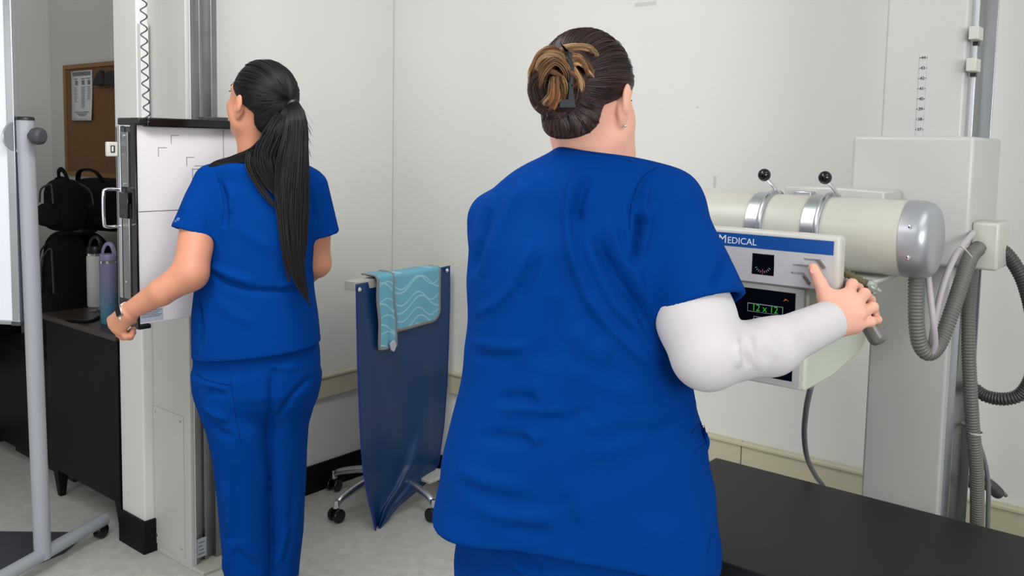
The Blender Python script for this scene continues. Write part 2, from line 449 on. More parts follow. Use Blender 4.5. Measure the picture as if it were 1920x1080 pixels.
MB().box((x0 - 0.004, YP + 0.0, zb - 0.016), (x0 + 0.035, YP + 0.05, zb - 0.002)).build('lower_bracket', M_black, st, 0.004)
MB().box((1.50, YP + 0.12, zb + 0.06), (1.64, 2.62, zt - 0.10)).build('carriage', M_darkgrey, st, 0.004)
# coiled cord hanging beside the column
cp = []
pts = catmull([W(268, -40, 2.80), W(270, 60, 2.80), W(272, 150, 2.80), W(276, 222, 2.79)], 60)
pts = resample(pts, 0.0015)
n = len(pts)
turns = 11.5
for i, q in enumerate(pts):
    an = 2 * PI * turns * i / n
    cp.append(q + 0.0095 * (math.cos(an) * R2 + math.sin(an) * F2))
MB().tube(cp, 0.0024, 7).build('coiled_cord', mat('slate_cord', (86, 98, 108), 0.4), st)
q = RP(258, 43, 1, YF - 0.02)
MB().box((1.512, YF - 0.024, RP(258, 222, 1, YF)[2] - 0.2), (1.540, YF + 0.0, q[2])).build('cable_trunking', M_wall, st, 0.002)

# ------------------------------------------------------------------ X-ray tube stand (right)
XF = 1.64
ts = thing('xray_tube_stand', 'off-white x-ray tube unit on tall floor column behind the black table', 'x-ray machine', (2.22, 0.54, 0))
MB().box((2.12, 0.455, 0), (2.34, 0.625, H - 0.002)).build('column', M_white, ts, 0.006, 3)
MB().box((2.19, 0.448, 0), (2.325, 0.456, H - 0.002)).build('side_rail', M_steel, ts, 0.002)
MB().box((2.295, 0.43, 0), (2.302, 0.449, H - 0.002)).box((2.15, 0.44, 0), (2.158, 0.456, H - 0.002)).build('side_lip', M_alu, ts, 0.001)
for (px_, py_) in ((1829, 64), (1824, 123)):
    q = RP(px_, py_, 1, 0.44)
    cb = MB().box((q[0] - 0.028, 0.428, q[2] - 0.014), (q[0] + 0.018, 0.448, q[2] + 0.014)).build('cable_clip', M_plastic, ts, 0.002)
    MB().box((q[0] + 0.022, 0.438, q[2] - 0.022), (q[0] + 0.04, 0.449, q[2] + 0.006)).build('clip_shadow', M_black, cb)  # black box put in as the dark shadow beside the clip
# height scale with its numbers
xs_ = 2.1192
A, B = RP(1731, 105, 0, xs_), RP(1719, 255, 0, xs_)
ytc = (RP(1731, 180, 0, xs_)[1] + RP(1724, 180, 0, xs_)[1]) / 2
sc_ = MB().box((2.1185, ytc - 0.0075, B[2] - 0.01), (2.121, ytc + 0.0075, A[2] + 0.002)).build('height_scale', mat('scale_grey', (190, 192, 190), 0.5), ts)
for k in range(8):
    z_ = A[2] - 0.004 - k * 0.0228
    text('scale_number', str(44 - k), (2.118, ytc, z_), (0, -1, 0), (0, 0, 1), 0.0095, M_ink, sc_)
    MB().box((2.1180, ytc + 0.0055, z_ - 0.0006), (2.1186, ytc + 0.0085, z_ + 0.0006)).box((2.1180, ytc - 0.0085, z_ - 0.0006), (2.1186, ytc - 0.0055, z_ + 0.0006)).build('scale_tick', M_ink, sc_)
zc0, zc1 = 1.205, 1.487
cg = MB().box((2.06, 0.415, zc0), (2.345, 0.668, zc1)).build('column_carriage', M_white, ts, 0.008, 3)
# tube
TX, TZ, TR = 1.86, 1.279, 0.0765
o_ = (TX, 0.0, TZ)
th = MB().lathe([(0.0001, 1.10), (0.06, 1.10), (TR - 0.002, 1.085), (TR, 1.07), (TR, 0.478), (TR - 0.001, 0.476), (0.0001, 0.476)], o_, (0, 1, 0), 64).build('tube_housing', M_offwhite, ts)
MB().lathe([(0.0001, 0.428), (0.052, 0.428), (0.064, 0.431), (0.0735, 0.440), (0.0775, 0.452), (0.0778, 0.484), (0.0765, 0.4845), (0.07, 0.4845)], o_, (0, 1, 0), 64).build('end_cap', M_silver, th)
for zz in (-0.03, 0.03):
    MB().lathe([(0.0001, 0.0025), (0.004, 0.002), (0.0045, 0)], (TX - 0.0725, 0.462, TZ + zz), (-1, 0, 0), 10).build('screw', M_chrome, th)
zz_ = TZ
for yc, (kx, ky) in ((0.772, (1433, 328)), (0.65, (1547, 333))):
    rg = MB().lathe([(TR, yc + 0.026), (TR + 0.003, yc + 0.026), (TR + 0.003, yc - 0.002), (TR, yc - 0.002)], o_, (0, 1, 0), 64, True)
    rg = rg.build('clamp_band', M_alu, ts)
    MB().lathe([(TR, yc - 0.002), (TR + 0.008, yc - 0.002), (TR + 0.0095, yc - 0.005), (TR + 0.0095, yc - 0.010), (TR + 0.008, yc - 0.013), (TR, yc - 0.013)], o_, (0, 1, 0), 64, True).build('clamp_flange', M_alu, rg)
    kp = RP(kx, ky, 0, TX - 0.03)
    MB().cyl((TX + 0.01, kp[1] - 0.02, TZ + TR), kp, 0.0042, 12).build('knob_rod', M_chrome, rg)
    MB().ball(kp, 0.0138, 20).build('clamp_knob', M_gloss, rg)
    MB().box((TX - TR - 0.009, yc - 0.022, TZ - 0.035), (TX - TR + 0.006, yc - 0.014, TZ - 0.026)).build('clamp_lug', M_plastic, rg, 0.001)
# cradle bracket behind the tube
a, b_ = RP(1674, 358, 0, 1.99), RP(1490, 350, 0, 1.99)
MB().prism([(1.93, a[1], a[2] - 0.05), (1.93, a[1], a[2]), (1.93, (a[1] + b_[1]) / 2, a[2] + 0.004), (1.93, b_[1], a[2] + 0.002), (1.93, b_[1], a[2] - 0.05)], (0.13, 0, 0)).build('tube_cradle', M_white, ts, 0.004)
MB().box((1.90, b_[1] - 0.03, TZ - 0.03), (2.07, 0.62, TZ + 0.03)).build('support_arm', M_white, ts, 0.004)
MB().box((1.90, 0.70, TZ + TR - 0.03), (1.96, 0.74, TZ + TR + 0.006)).build('cradle_bar', M_alu, ts, 0.002)
# control head
pr = RP(1568, 452, 0, XF); pbm = RP(1552, 548, 0, XF)
y_r, z_t, z_b = pr[1] - 0.008, pr[2] + 0.009, pbm[2] + 0.0
y_l = 0.90
ch = MB().box((XF, y_r, z_b), (XF + 0.035, y_l, z_t)).build('control_head', M_plastic, ts, 0.009, 4)
def face(name, pxs, m, parent, x=XF, t=0.0008, ext=0.0):
    poly = [RP(a, b, 0, x) for a, b in pxs]
    for p_ in poly: p_[0] = x - t
    return MB().prism(poly, (t + 0.0005, 0, 0)).build(name, m, parent)
yy0, yy1 = y_l - 0.008, y_r + 0.012
hh = z_t - z_b
zi1 = z_t - 0.010; zi0 = z_b + 0.004; zband = z_t - 0.34 * hh
MB().box((XF - 0.0006, yy1, zi0), (XF + 0.001, yy0, zband - 0.001)).build('overlay', mat('overlay_silver', (196, 196, 200), 0.4), ch)
bb = MB().box((XF - 0.0008, yy1, zband), (XF + 0.001, yy0, zi1)).build('blue_band', M_blueprint, ch)
mp = RP(1372, 454, 0, XF)
zm_ = (zband + zi1) / 2 - 0.002
M_print = mat('white_print', (225, 228, 238), 0.5)
yM = RP(1347, 454, 0, XF)[1]
text('lettering', 'M', (XF - 0.0009, yM, zm_ + 0.0012), (0, -1, 0), (0, 0, 1), 0.0235, M_print, bb, align='LEFT')
text('lettering', 'EDICAL', (XF - 0.0009, yM - 0.0195, zm_ - 0.0001), (0, -1, 0), (0, 0, 1), 0.0185, M_print, bb, align='LEFT')
a, b_ = RP(1411, 474, 0, XF), RP(1451, 518, 0, XF)
wd = MB().box((XF - 0.0012, b_[1], b_[2]), (XF + 0.001, a[1], a[2])).build('angle_window', M_gloss, ch, 0.001)
yc_, zb_ = (a[1] + b_[1]) / 2, b_[2]
MB().box((XF - 0.0016, yc_ - 0.0008, zb_ + 0.002), (XF - 0.001, yc_ + 0.0008, zb_ + 0.012)).build('needle', M_red, wd)
tk = MB()
for k in range(-4, 5):
    an = k * 0.26
    c_ = np.array([XF - 0.0013, yc_ - 0.016 * math.sin(an), zb_ + 0.022 - 0.016 * math.cos(an)])
    tk.box(c_ - [0.0003, 0.0004, 0.002], c_ + [0.0003, 0.0004, 0.002], Matrix.Rotation(-an, 3, 'X'))
tk.build('dial_tick', M_label, wd)
for (tx, ty, s_) in ((1522, 487, 'TRANSVERSE'), (1506, 498, 'LONGITUDINAL'), (1496, 512, 'ALL LOCKS')):
    q = RP(tx, ty, 0, XF)
    text('button_caption', s_, (XF - 0.0009, q[1], q[2]), (0, -1, -0.0), (0, 0, 1), 0.0052, M_inkgrey, ch)
for (tx, ty, s_) in ((1362, 484, 'VERTICAL'), (1362, 498, 'ANGULATION')):
    q = RP(tx, ty, 0, XF)
    text('button_caption', s_, (XF - 0.0009, q[1], q[2]), (0, -1, -0.0), (0, 0, 1), 0.0052, M_inkgrey, ch)
for (tx, ty) in ((1541, 495), (1527, 510), (1513, 524)):
    q = RP(tx, ty, 0, XF)
    MB().box((XF - 0.005, q[1] - 0.0028, q[2] - 0.0095), (XF + 0.001, q[1] + 0.0028, q[2] + 0.0095), Matrix.Rotation(math.radians(-40), 3, 'X')).build('push_button', M_handle, ch, 0.001)
# collimator below
XC = 1.662; YS = 0.605
side = [RP(1523, 548, 1, YS), RP(1527, 725, 1, YS), RP(1560, 708, 1, YS), RP(1612, 662, 1, YS), RP(1624, 640, 1, YS), RP(1624, 560, 1, YS)]
side[0][2] = side[5][2] = 1.198; side[0][0] = side[1][0] = XC
for q in side: q[1] = YS
cl = MB().prism(side, (0, 0.32, 0)).build('collimator', M_greygreen, ts, 0.006, 3)
MB().box((XC - 0.012, YS + 0.006, side[1][2] + 0.004), (XC + 0.004, YS + 0.315, 1.186)).build('bezel', M_plastic, cl, 0.003)
MB().box((XC - 0.006, YS + 0.01, 1.186), (XC + 0.05, YS + 0.31, 1.20)).build('shade_lip', mat('satin_grey', (168, 168, 166), 0.4), cl, 0.002)
XB = XC - 0.0125
fp = MB().box((XB, YS + 0.022, side[1][2] + 0.018), (XB + 0.003, YS + 0.30, 1.176)).build('display_panel', M_gloss, cl, 0.001)
def display(px0, py0, px1, py1, s_, sz):
    a, b_ = RP(px0, py0, 0, XB), RP(px1, py1, 0, XB)
    yl, yr = a[1], b_[1]; zt_ = (a[2] + b_[2]) / 2 + (py1 - py0) * 0.0005; zb2 = (a[2] + b_[2]) / 2 - (py1 - py0) * 0.0005
    fr = MB().box((XB - 0.001, yr, zb2), (XB, yl, zt_)).build('display_frame', M_label, cl)
    MB().box((XB - 0.0014, yr + 0.0012, zb2 + 0.0012), (XB - 0.0009, yl - 0.0012, zt_ - 0.0012)).build('display_glass', M_gloss, fp)
    text('readout', s_, (XB - 0.0016, (yl + yr) / 2, (zt_ + zb2) / 2), (0, -1, 0), (0, 0, 1), sz, M_green, fp, width=0.92)
display(1402, 571, 1468, 588, '12 x 12', 0.0195)
display(1413, 596, 1470, 612, '40', 0.0195)
q = RP(1474, 563, 0, XB)
MB().prism([(XB - 0.001, q[1] + 0.006, q[2] - 0.003), (XB - 0.001, q[1] + 0.001, q[2] + 0.003), (XB - 0.001, q[1] - 0.006, q[2] - 0.002), (XB - 0.001, q[1] - 0.001, q[2] + 0.0005)], (0.001, 0, 0)).build('lamp_symbol', M_orange, fp)
MB().cyl((TX, 0.73, 1.19), (TX, 0.73, TZ - 0.05), 0.05, 24).build('collimator_neck', M_offwhite, ts)
# handle bar gripped by the hand
HA, HB = W(1583, 528, 1.655), W(1650, 641, 1.62)
dv = (HB - HA) / np.linalg.norm(HB - HA)
hb = []
rr = []
for t, r in ((0, 0.016), (0.1, 0.0175), (0.9, 0.0178), (0.95, 0.0165), (0.985, 0.012), (1.0, 0.006)):
    hb.append(HA + (HB - HA) * t * 1.03); rr.append(r)
MB().tube(hb, rr, 24).build('grip_handle', M_handle, ts)
MB().cyl(HA + 0.01 * dv, (XF + 0.03, y_r + 0.02, z_b + 0.02), 0.012, 16).build('handle_stem', M_handle, ts)
MB().box((XF + 0.02, y_r + 0.01, z_b - 0.014), (XF + 0.1, y_r + 0.22, z_b + 0.004)).build('head_bracket', M_white, ts, 0.003)
# spring, clear knob and tray under the tube
a, b_ = W(1580, 509, 1.72), W(1625, 534, 1.70)
ax = (b_ - a)
path = resample([a, b_], 0.0012)
MB().tube(path, [0.0085 + 0.0014 * math.sin(i * 0.9) for i in range(len(path))], 16).build('spring_shaft', M_olive, ts)
kn = MB().lathe([(0.0001, -0.002), (0.011, -0.002), (0.014, 0.006), (0.012, 0.016), (0.006, 0.02), (0.003, 0.03), (0.0001, 0.031)], b_, ax / np.linalg.norm(ax) * 0.7 + np.array([0.3, -0.2, -0.1]), 10)
kn.build('clear_knob', M_clear, ts)
q = W(1632, 542, 1.70)
MB().box(q - 0.007, q + 0.006).box(q + [-0.02, 0.0, 0.004], q + [0.0, 0.004, 0.008]).build('knob_insert', M_ink, ts, 0.001)
a, b_ = W(1640, 548, 1.70), W(1610, 545, 1.69)
MB().cyl(a, b_, 0.004, 10).build('knob_pin', M_plastic, ts)
q = RP(1620, 503, 0, 1.80)
MB().box((1.78, q[1] - 0.03, TZ - TR - 0.012), (1.93, q[1] + 0.09, TZ - TR - 0.004)).build('filter_slot', M_white, ts, 0.003)
# junction box on the carriage
q = RP(1838, 452, 1, 0.37)
jb = MB().box((2.085, 0.362, 1.203), (2.20, 0.415, 1.305)).build('junction_box', M_plastic, ts, 0.006, 3)
# hoses and cables
def hose(pts, r, m, name, parent, rib=0.0068, amp=0.09, n=18):
    P = resample(catmull(pts, 16), rib / 5)
    rad = [r * (1 + amp * math.sin(2 * PI * i / 5)) for i in range(len(P))]
    return MB().tube(P, rad, n).build(name, m, parent, sharp=None)
h1 = [W(1719, 505, 1.745), W(1718, 560, 1.745), W(1719, 610, 1.745), W(1726, 648, 1.75), W(1743, 662, 1.76), W(1763, 640, 1.78), W(1786, 580, 1.80), W(1806, 520, 1.83), W(1821, 480, 1.855), W(1836, 464, 1.875)]
hose(h1, 0.0150, M_greyhose, 'corrugated_hose', ts)
c1 = [W(1739, 505, 1.745), W(1745, 560, 1.735), W(1751, 610, 1.73), W(1753, 645, 1.74), W(1747, 662, 1.75)]
MB().tube(catmull(c1, 10), 0.0062, 12).build('power_cable', M_cable, ts, sharp=None)
c2 = [W(1826, 436, 1.865), W(1812, 452, 1.83), W(1790, 482, 1.80), W(1770, 530, 1.775), W(1757, 580, 1.765), W(1748, 630, 1.76), W(1744, 660, 1.755)]
MB().tube(catmull(c2, 10), 0.0064, 12).build('power_cable', M_cable, ts, sharp=None)
tie_c = W(1806, 474, 1.79)
MB().tube(catmull([W(1800, 462, 1.79), W(1808, 466, 1.785), W(1822, 482, 1.81)], 6), 0.0018, 8).build('cable_tie', M_plastic, ts)
h2 = [W(1861, 463, 1.93), W(1880, 470, 1.93), W(1903, 497, 1.93), W(1923, 540, 1.93), W(1938, 610, 1.94), W(1938, 690, 1.95), W(1918, 735, 1.97), W(1886, 748, 1.99), W(1850, 743, 2.02), W(1826, 728, 2.04)]
hose(h2, 0.0145, M_darkhose, 'corrugated_hose', ts)
h3 = [W(1824, 492, 2.0), W(1817, 560, 1.98), W(1816, 640, 1.96), W(1819, 720, 1.96), W(1824, 800, 1.97), W(1831, 880, 1.99), W(1832, 960, 2.02), W(1830, 1020, 2.05), W(1826, 1150, 2.08)]
hose(h3, 0.0145, M_greyhose, 'corrugated_hose', ts)
h4 = [W(1790, 897, 2.10), W(1812, 902, 2.10), W(1850, 908, 2.10), W(1872, 925, 2.12)]
hose(h4, 0.014, M_darkhose, 'corrugated_hose', ts)
MB().tube(catmull([W(1800, 793, 2.05), W(1812, 797, 2.04), W(1828, 815, 2.02), W(1845, 860, 2.02), W(1853, 910, 2.03), W(1852, 985, 2.05), W(1850, 1100, 2.08)], 8), 0.0052, 10).build('loose_cable', M_cable2, ts, sharp=None)
MB().tube(catmull([W(1800, 890, 2.12), W(1830, 885, 2.12), W(1862, 905, 2.13), W(1886, 929, 2.16)], 8), 0.005, 10).build('loose_cable', M_cable2, ts, sharp=None)
tr_ = W(1828, 811, 1.97)
MB().lathe([(0.0155, -0.002), (0.0168, -0.002), (0.0168, 0.002), (0.0155, 0.002)], tr_, (0, 0, 1), 20, True).build('cable_tie', M_plastic, ts)
MB().tube(catmull([W(1521, 722, 1.72), W(1512, 765, 1.80), W(1508, 815, 1.92), W(1514, 860, 2.05), W(1530, 893, 2.18), W(1545, 915, 2.24), W(1560, 960, 2.27), W(1560, 1100, 2.27)], 8), 0.0062, 12).build('collimator_cable', M_cable2, ts, sharp=None)

# ------------------------------------------------------------------ black table
ZT = 0.66
tb = thing('examination_table', 'long black-topped x-ray table beside the standing person with a hair bun', 'table', (1.79, 0.0, 0))
MB().box((1.525, -1.3, ZT - 0.035), (2.05, 0.97, ZT)).build('tabletop', M_tabletop, tb, 0.006, 3)
MB().box((1.55, -1.28, ZT - 0.085), (2.03, 0.94, ZT - 0.036)).build('table_frame', M_alu, tb, 0.004)
MB().box((1.64, -0.95, 0), (1.96, 0.55, ZT - 0.086)).build('pedestal', M_offwhite, tb, 0.01)

# ------------------------------------------------------------------ rolling stand with the blue drape
sx, sy = 2.38, 2.545
rs = thing('rolling_stand', 'five-star wheeled stand carrying a blue drape in the room corner', 'rolling stand', (sx, sy, 0))
hubz = 0.115
MB().lathe([(0.0001, hubz - 0.02), (0.034, hubz - 0.02), (0.036, hubz + 0.01), (0.026, hubz + 0.03), (0.0001, hubz + 0.03)], (sx, sy, 0), n=24).build('hub', M_black, rs)
MB().cyl((sx, sy, hubz), (sx, sy, 0.93), 0.013).build('post', M_silver, rs)
for k, an in enumerate((178, 106, 38, 334, 268)):
    a = math.radians(an); d = np.array([math.cos(a), math.sin(a), 0]); c0 = np.array([sx, sy, 0])
    Rl = 0.262
    P = catmull([c0 + d * 0.02 + [0, 0, hubz + 0.004], c0 + d * 0.12 + [0, 0, hubz + 0.002], c0 + d * (Rl - 0.03) + [0, 0, 0.088], c0 + d * Rl + [0, 0, 0.068]], 5)
    lg = MB().tube(P, np.linspace(0.017, 0.0125, len(P)), 14).build('leg', M_alu, rs)
    e = c0 + d * Rl
    MB().lathe([(0.0001, 0.088), (0.013, 0.086), (0.0145, 0.07), (0.0135, 0.055), (0.0001, 0.054)], e, n=16).build('socket', M_chrome, lg)
    t = np.array([-d[1], d[0], 0]) if k % 2 else d
    t2 = np.cross(t, [0, 0, 1])
    for sgn in (-1, 1):
        MB().lathe([(0.0001, 0.004), (0.012, 0.004), (0.012, 0.007), (0.020, 0.009), (0.0255, 0.012), (0.027, 0.016), (0.027, 0.020), (0.0245, 0.024), (0.0001, 0.025)], e + [0, 0, 0.0272], t2 * sgn, 22).build('caster_wheel', M_gloss, lg)
TL, TRt = W(668, 533, 3.115), W(843, 498, 3.58)
zt_ = (TL[2] + TRt[2]) / 2; TL[2] = TRt[2] = zt_
du = TRt - TL; wlen = np.linalg.norm(du); du /= wlen
dn = np.array([-du[1], du[0], 0])           # away from the camera
if dn.dot(F2) < 0: dn = -dn
RT = np.stack([du, dn, np.array([0, 0, 1.0])], 1)
c_ = (TL + TRt) / 2
tbx = MB().box(c_ + [-wlen / 2, 0.004, -0.03], c_ + [wlen / 2, 0.06, 0.004])
tbx = MB()
def local(u, v, w): return TL + du * u + dn * v + np.array([0, 0, w])
def lbox(mb, u0, u1, v0, v1, w0, w1):
    vs = [local(u, v, w) for u in (u0, u1) for v in (v0, v1) for w in (w0, w1)]
    return mb.add(vs, [(0, 1, 3, 2), (4, 6, 7, 5), (0, 4, 5, 1), (2, 3, 7, 6), (0, 2, 6, 4), (1, 5, 7, 3)])
lbox(tbx, -0.004, wlen + 0.002, 0.003, 0.055, -0.03, 0.003).build('top_bar', M_plastic, rs, 0.002)
lbox(MB(), wlen / 2 - 0.08, wlen / 2 + 0.08, 0.02, 0.16, -0.06, -0.03).build('bar_bracket', M_black, rs, 0.004)
# small white shelf low behind the drape
q = W(815, 893, 3.45)
MB().box((q[0] - 0.06, q[1] - 0.03, q[2] - 0.008), (q[0] + 0.06, q[1] + 0.08, q[2] + 0.004)).build('lower_shelf', M_plastic, rs, 0.002)
# drape: outline edges as functions of height, gathered to a low tip on the left
NU, NV = 60, 110
ed = [(0, 668, 843, 533, 498), (0.15, 669, 843, 600, 560), (0.35, 671, 841, 690, 640), (0.55, 674, 838, 770, 720), (0.70, 677, 832, 835, 800),
      (0.80, 681, 822, 880, 868), (0.88, 687, 800, 920, 905), (0.95, 697, 745, 963, 950), (1.0, 705, 712, 998, 994)]
ev = np.array([e[0] for e in ed])
vs, fs, uvs = [], [], []
for j in range(NV + 1):
    v = j / NV
    lx, rx, ly, ry = [np.interp(v, ev, [e[i] for e in ed]) for i in (1, 2, 3, 4)]
    for i in range(NU + 1):
        u = i / NU
        px_ = lx + (rx - lx) * u; py_ = ly + (ry - ly) * u
        d = 3.115 + (3.58 - 3.115) * ((px_ - 668) / 175)
        d -= 0.015 * v
        fold = v ** 1.3 * (0.012 * math.sin(7 * u + 2.5 * v + 0.4) + 0.008 * math.sin(15 * u - 5 * v)) + 0.004 * math.sin(9 * u + 1) * v
        fold += 0.028 * math.exp(-((u - 0.62 + 0.9 * (v - 0.82)) / 0.07) ** 2) * math.exp(-((v - 0.85) / 0.13) ** 2)
        fold += 0.018 * math.exp(-((v - 0.83 - 0.08 * u) / 0.02) ** 2) * (u > 0.5) * (u - 0.5) * 2
        fold -= 0.016 * math.exp(-((v - 0.79 - 0.06 * u) / 0.03) ** 2) * max(0, u - 0.35)
        fold += 0.006 * math.exp(-((u - 0.1 - 0.5 * (v - 0.15)) / 0.05) ** 2) * math.exp(-((v - 0.35) / 0.2) ** 2)
        fold += 0.008 * math.exp(-((u - 0.75 - 0.35 * (v - 0.5)) / 0.06) ** 2) * math.exp(-((v - 0.55) / 0.2) ** 2)
        fold = fold * min(1, v * 6)
        p_ = W(px_, py_, d - fold)
        vs.append(p_)
for j in range(NV):
    for i in range(NU):
        a = j * (NU + 1) + i
        fs.append((a, a + NU + 1, a + NU + 2, a + 1))
dr = MB().add(vs, fs).build('drape', M_lead, rs, sharp=None)
m_ = dr.modifiers.new('thick', 'SOLIDIFY'); m_.thickness = 0.003; m_.offset = 0
VG = np.array(vs).reshape(NV + 1, NU + 1, 3)
edge = np.concatenate([VG[:, 0], VG[-1, 1:], VG[::-1, NU][1:]])
MB().tube(edge[::2], 0.0028, 8).build('edge_binding', M_leadedge, dr, sharp=None)
for (px_, py_, d_) in ((674.5, 543, 3.12), (838.5, 507, 3.555)):
    q = W(px_, py_, d_)
    MB().lathe([(0.0001, 0.006), (0.004, 0.0055), (0.0065, 0.003), (0.008, 0.001), (0.009, 0)], q, -dn, 16).build('snap', M_chrome, dr)
# folded cloth over the bar
cw = thing('patterned_cloth', 'light blue wave-patterned cloth with grey edging hung over the drape top', 'cloth', tuple(local(0.27, 0, 0)))
def cloth_panel(name, u0, u1, drop_px, z_back, off, parent, seed, corner=0.0, tip=None):
    NU, NV = 24, 44
    vs, uvl = [], []
    for j in range(NV + 1):
        v = j / NV
        for i in range(NU + 1):
            u = i / NU
            uu = u0 + (u1 - u0) * u
            total = 0.085 + drop_px
            s_ = v * total
            if s_ < 0.055: vv, ww = 0.055 - s_, 0.007 + off
            elif s_ < 0.075:
                a = (s_ - 0.055) / 0.02 * PI / 2; vv, ww = -0.010 * math.sin(a) - off * math.sin(a), 0.007 + off - (0.010) * (1 - math.cos(a))
            else:
                vv = -0.010 - off; ww = -0.003 + off - (s_ - 0.075)
            if tip is not None:
                uu = uu + tip[0] * v * v + 0.004 * math.sin(11 * v) * (v > 0.3); 
            vv -= 0.0035 * math.sin(9 * u + 3 * v + seed) * v
            if corner and u > 1 - corner and ww < 0:
                pass
            vs.append(local(uu, vv, ww)); uvl.append((uu * 3.2, ww * 3.2))
    fs = [(j * (NU + 1) + i, (j + 1) * (NU + 1) + i, (j + 1) * (NU + 1) + i + 1, j * (NU + 1) + i + 1) for j in range(NV) for i in range(NU)]
    if corner:
        G = np.array(vs).reshape(NV + 1, NU + 1, 3)
        for j in range(NV + 1):           # round the lower outer corner
            for i in range(NU + 1):
                du_ = (1 - i / NU) * (u1 - u0); dw_ = (1 - j / NV) * (0.085 + drop_px)
                if du_ < corner and dw_ < corner:
                    a, b = corner - du_, corner - dw_
                    m = max(a, b); r = math.hypot(a, b)
                    if r > 0:
                        k = m / r
                        G[j, i] += -du * (a - a * k) + np.array([0, 0, 1]) * (b - b * k)
        vs = list(G.reshape(-1, 3))
    o = MB().add(vs, fs).build(name, M_wave, parent, sharp=None)
    uv = o.data.uv_layers.new(name='uv')
    for lp in o.data.loops: uv.data[lp.index].uv = uvl[lp.vertex_index]
    sd = o.modifiers.new('thick', 'SOLIDIFY'); sd.thickness = 0.004; sd.offset = 0
    G = np.array(vs).reshape(NV + 1, NU + 1, 3)
    e = np.concatenate([G[:, 0][::2], G[-1][1:], G[::-1, NU][1::2]])
    MB().tube(e, 0.0075, 8, flat=0.45).build('edging', M_binding, o, sharp=None)
    return o
u_of = lambda px_: (px_ - 668) / 175 * wlen
cloth_panel('back_panel', u_of(706), u_of(818), 0.195, 0, 0.002, cw, 1.0, corner=0.05)
cloth_panel('strap_panel', u_of(697), u_of(724), 0.255, 0, 0.010, cw, 2.0, tip=(0.02, 0))
q = local(u_of(721) + 0.0, -0.028, -0.255)
MB().prism([q + du * a + np.array([0, 0, b]) for a, b in ((-0.02, 0.01), (0.0, 0.022), (0.014, 0.012), (0.016, -0.006), (0.004, -0.024), (-0.012, -0.016))], -dn * 0.006).build('fastener_tab', mat('pale_velcro', (190, 196, 205), 0.7), cw, 0.002)

# ------------------------------------------------------------------ alcove: corkboard, desk, bags, bottles
zb1, zb0 = RP(127, 123, 0, XN)[2], RP(130, 328, 0, XN)[2]
yb1 = RP(126, 220, 0, XN)[1]; yb0 = yb1 - 0.86
cb_ = thing('corkboard', 'wood-framed cork notice board hung on the alcove wall', 'notice board', (XN - 0.01, (yb0 + yb1) / 2, zb0))
MB().box((XN - 0.010, yb0 + 0.01, zb0 + 0.01), (XN - 0.001, yb1 - 0.01, zb1 - 0.01)).build('cork_panel', M_cork, cb_)
fr = MB()
fw = 0.022
fr.box((XN - 0.018, yb0, zb0), (XN - 0.001, yb1, zb0 + fw)).box((XN - 0.018, yb0, zb1 - fw), (XN - 0.001, yb1, zb1))
fr.box((XN - 0.018, yb0, zb0 + fw), (XN - 0.001, yb0 + fw, zb1 - fw)).box((XN - 0.018, yb1 - fw, zb0 + fw), (XN - 0.001, yb1, zb1 - fw))
fr.build('frame', M_corkframe, cb_, 0.002)
a, b_ = RP(131, 134, 0, XN - 0.02), RP(172, 226, 0, XN - 0.02)
pa = thing('notice_paper', 'white printed sheet pinned at the left of the corkboard', 'paper', ((XN - 0.014), (a[1] + b_[1]) / 2, b_[2]))
vs = []
for j in range(13):
    for i in range(5):
        y = a[1] + (b_[1] - a[1]) * i / 4 - 0.006 * (j / 12); z = a[2] - (a[2] - b_[2]) * j / 12
        vs.append((XN - 0.014 - 0.012 * (j / 12) ** 2 * (0.4 + 0.6 * i / 4), y, z))
sh = MB().add(vs, [(j * 5 + i, (j + 1) * 5 + i, (j + 1) * 5 + i + 1, j * 5 + i + 1) for j in range(12) for i in range(4)]).build('sheet', M_paper, pa, sharp=None)
s_ = sh.modifiers.new('t', 'SOLIDIFY'); s_.thickness = 0.001
pl_ = MB(); wpy = a[1] - b_[1]; hp_ = a[2] - b_[2]
def onsheet(u, v):
    return np.array([XN - 0.0152 - 0.012 * v * v * (0.4 + 0.6 * u), a[1] - wpy * u - 0.006 * v, a[2] - hp_ * v])
for (u0, u1, v, t) in [(0.08, 0.94, 0.06, 0.020)] + [(u, u + 0.16, 0.16, 0.004) for u in (0.15, 0.5, 0.75)] + [(u, u + 0.12, v, 0.006) for u in (0.2, 0.52, 0.8) for v in (0.21, 0.24, 0.27)] + \
        [(0.14 + 0.02 * (k % 3), 0.26 + 0.03 * (k % 2), 0.34 + 0.04 * k, 0.0025) for k in range(8)] + [(0.5, 0.66, 0.33 + 0.033 * k, 0.0025) for k in range(13)] + \
        [(0.78, 0.92, 0.33 + 0.035 * k, 0.0025) for k in range(8)] + [(0.2, 0.9, 0.83, 0.003), (0.3, 0.8, 0.87, 0.003), (0.4, 0.7, 0.90, 0.003)]:
    p0, p1 = onsheet(u0, v), onsheet(u1, v)
    x_ = min(p0[0], p1[0])
    pl_.box((x_ - 0.0008, p1[1], p0[2] - t / 2), (x_ + 0.0004, p0[1], p0[2] + t / 2))
pl_.build('printed_text', M_inkgrey, pa)
def rag(name, pxs, label, depth=0.02):
    poly = [RP(x, y, 0, XN - 0.041) for x, y in pxs]
    o = MB().prism(poly, (depth, 0, 0)).build(name, mat('charcoal_cloth', (48, 46, 46), 0.9), None, 0.006, 2)
    tag(o, label, 'cap'); return o
rag('fabric_pouch', [(172, 160), (178, 140), (186, 131), (190, 134), (192, 158), (184, 161)], 'dark fabric piece pinned to the corkboard beside the paper')
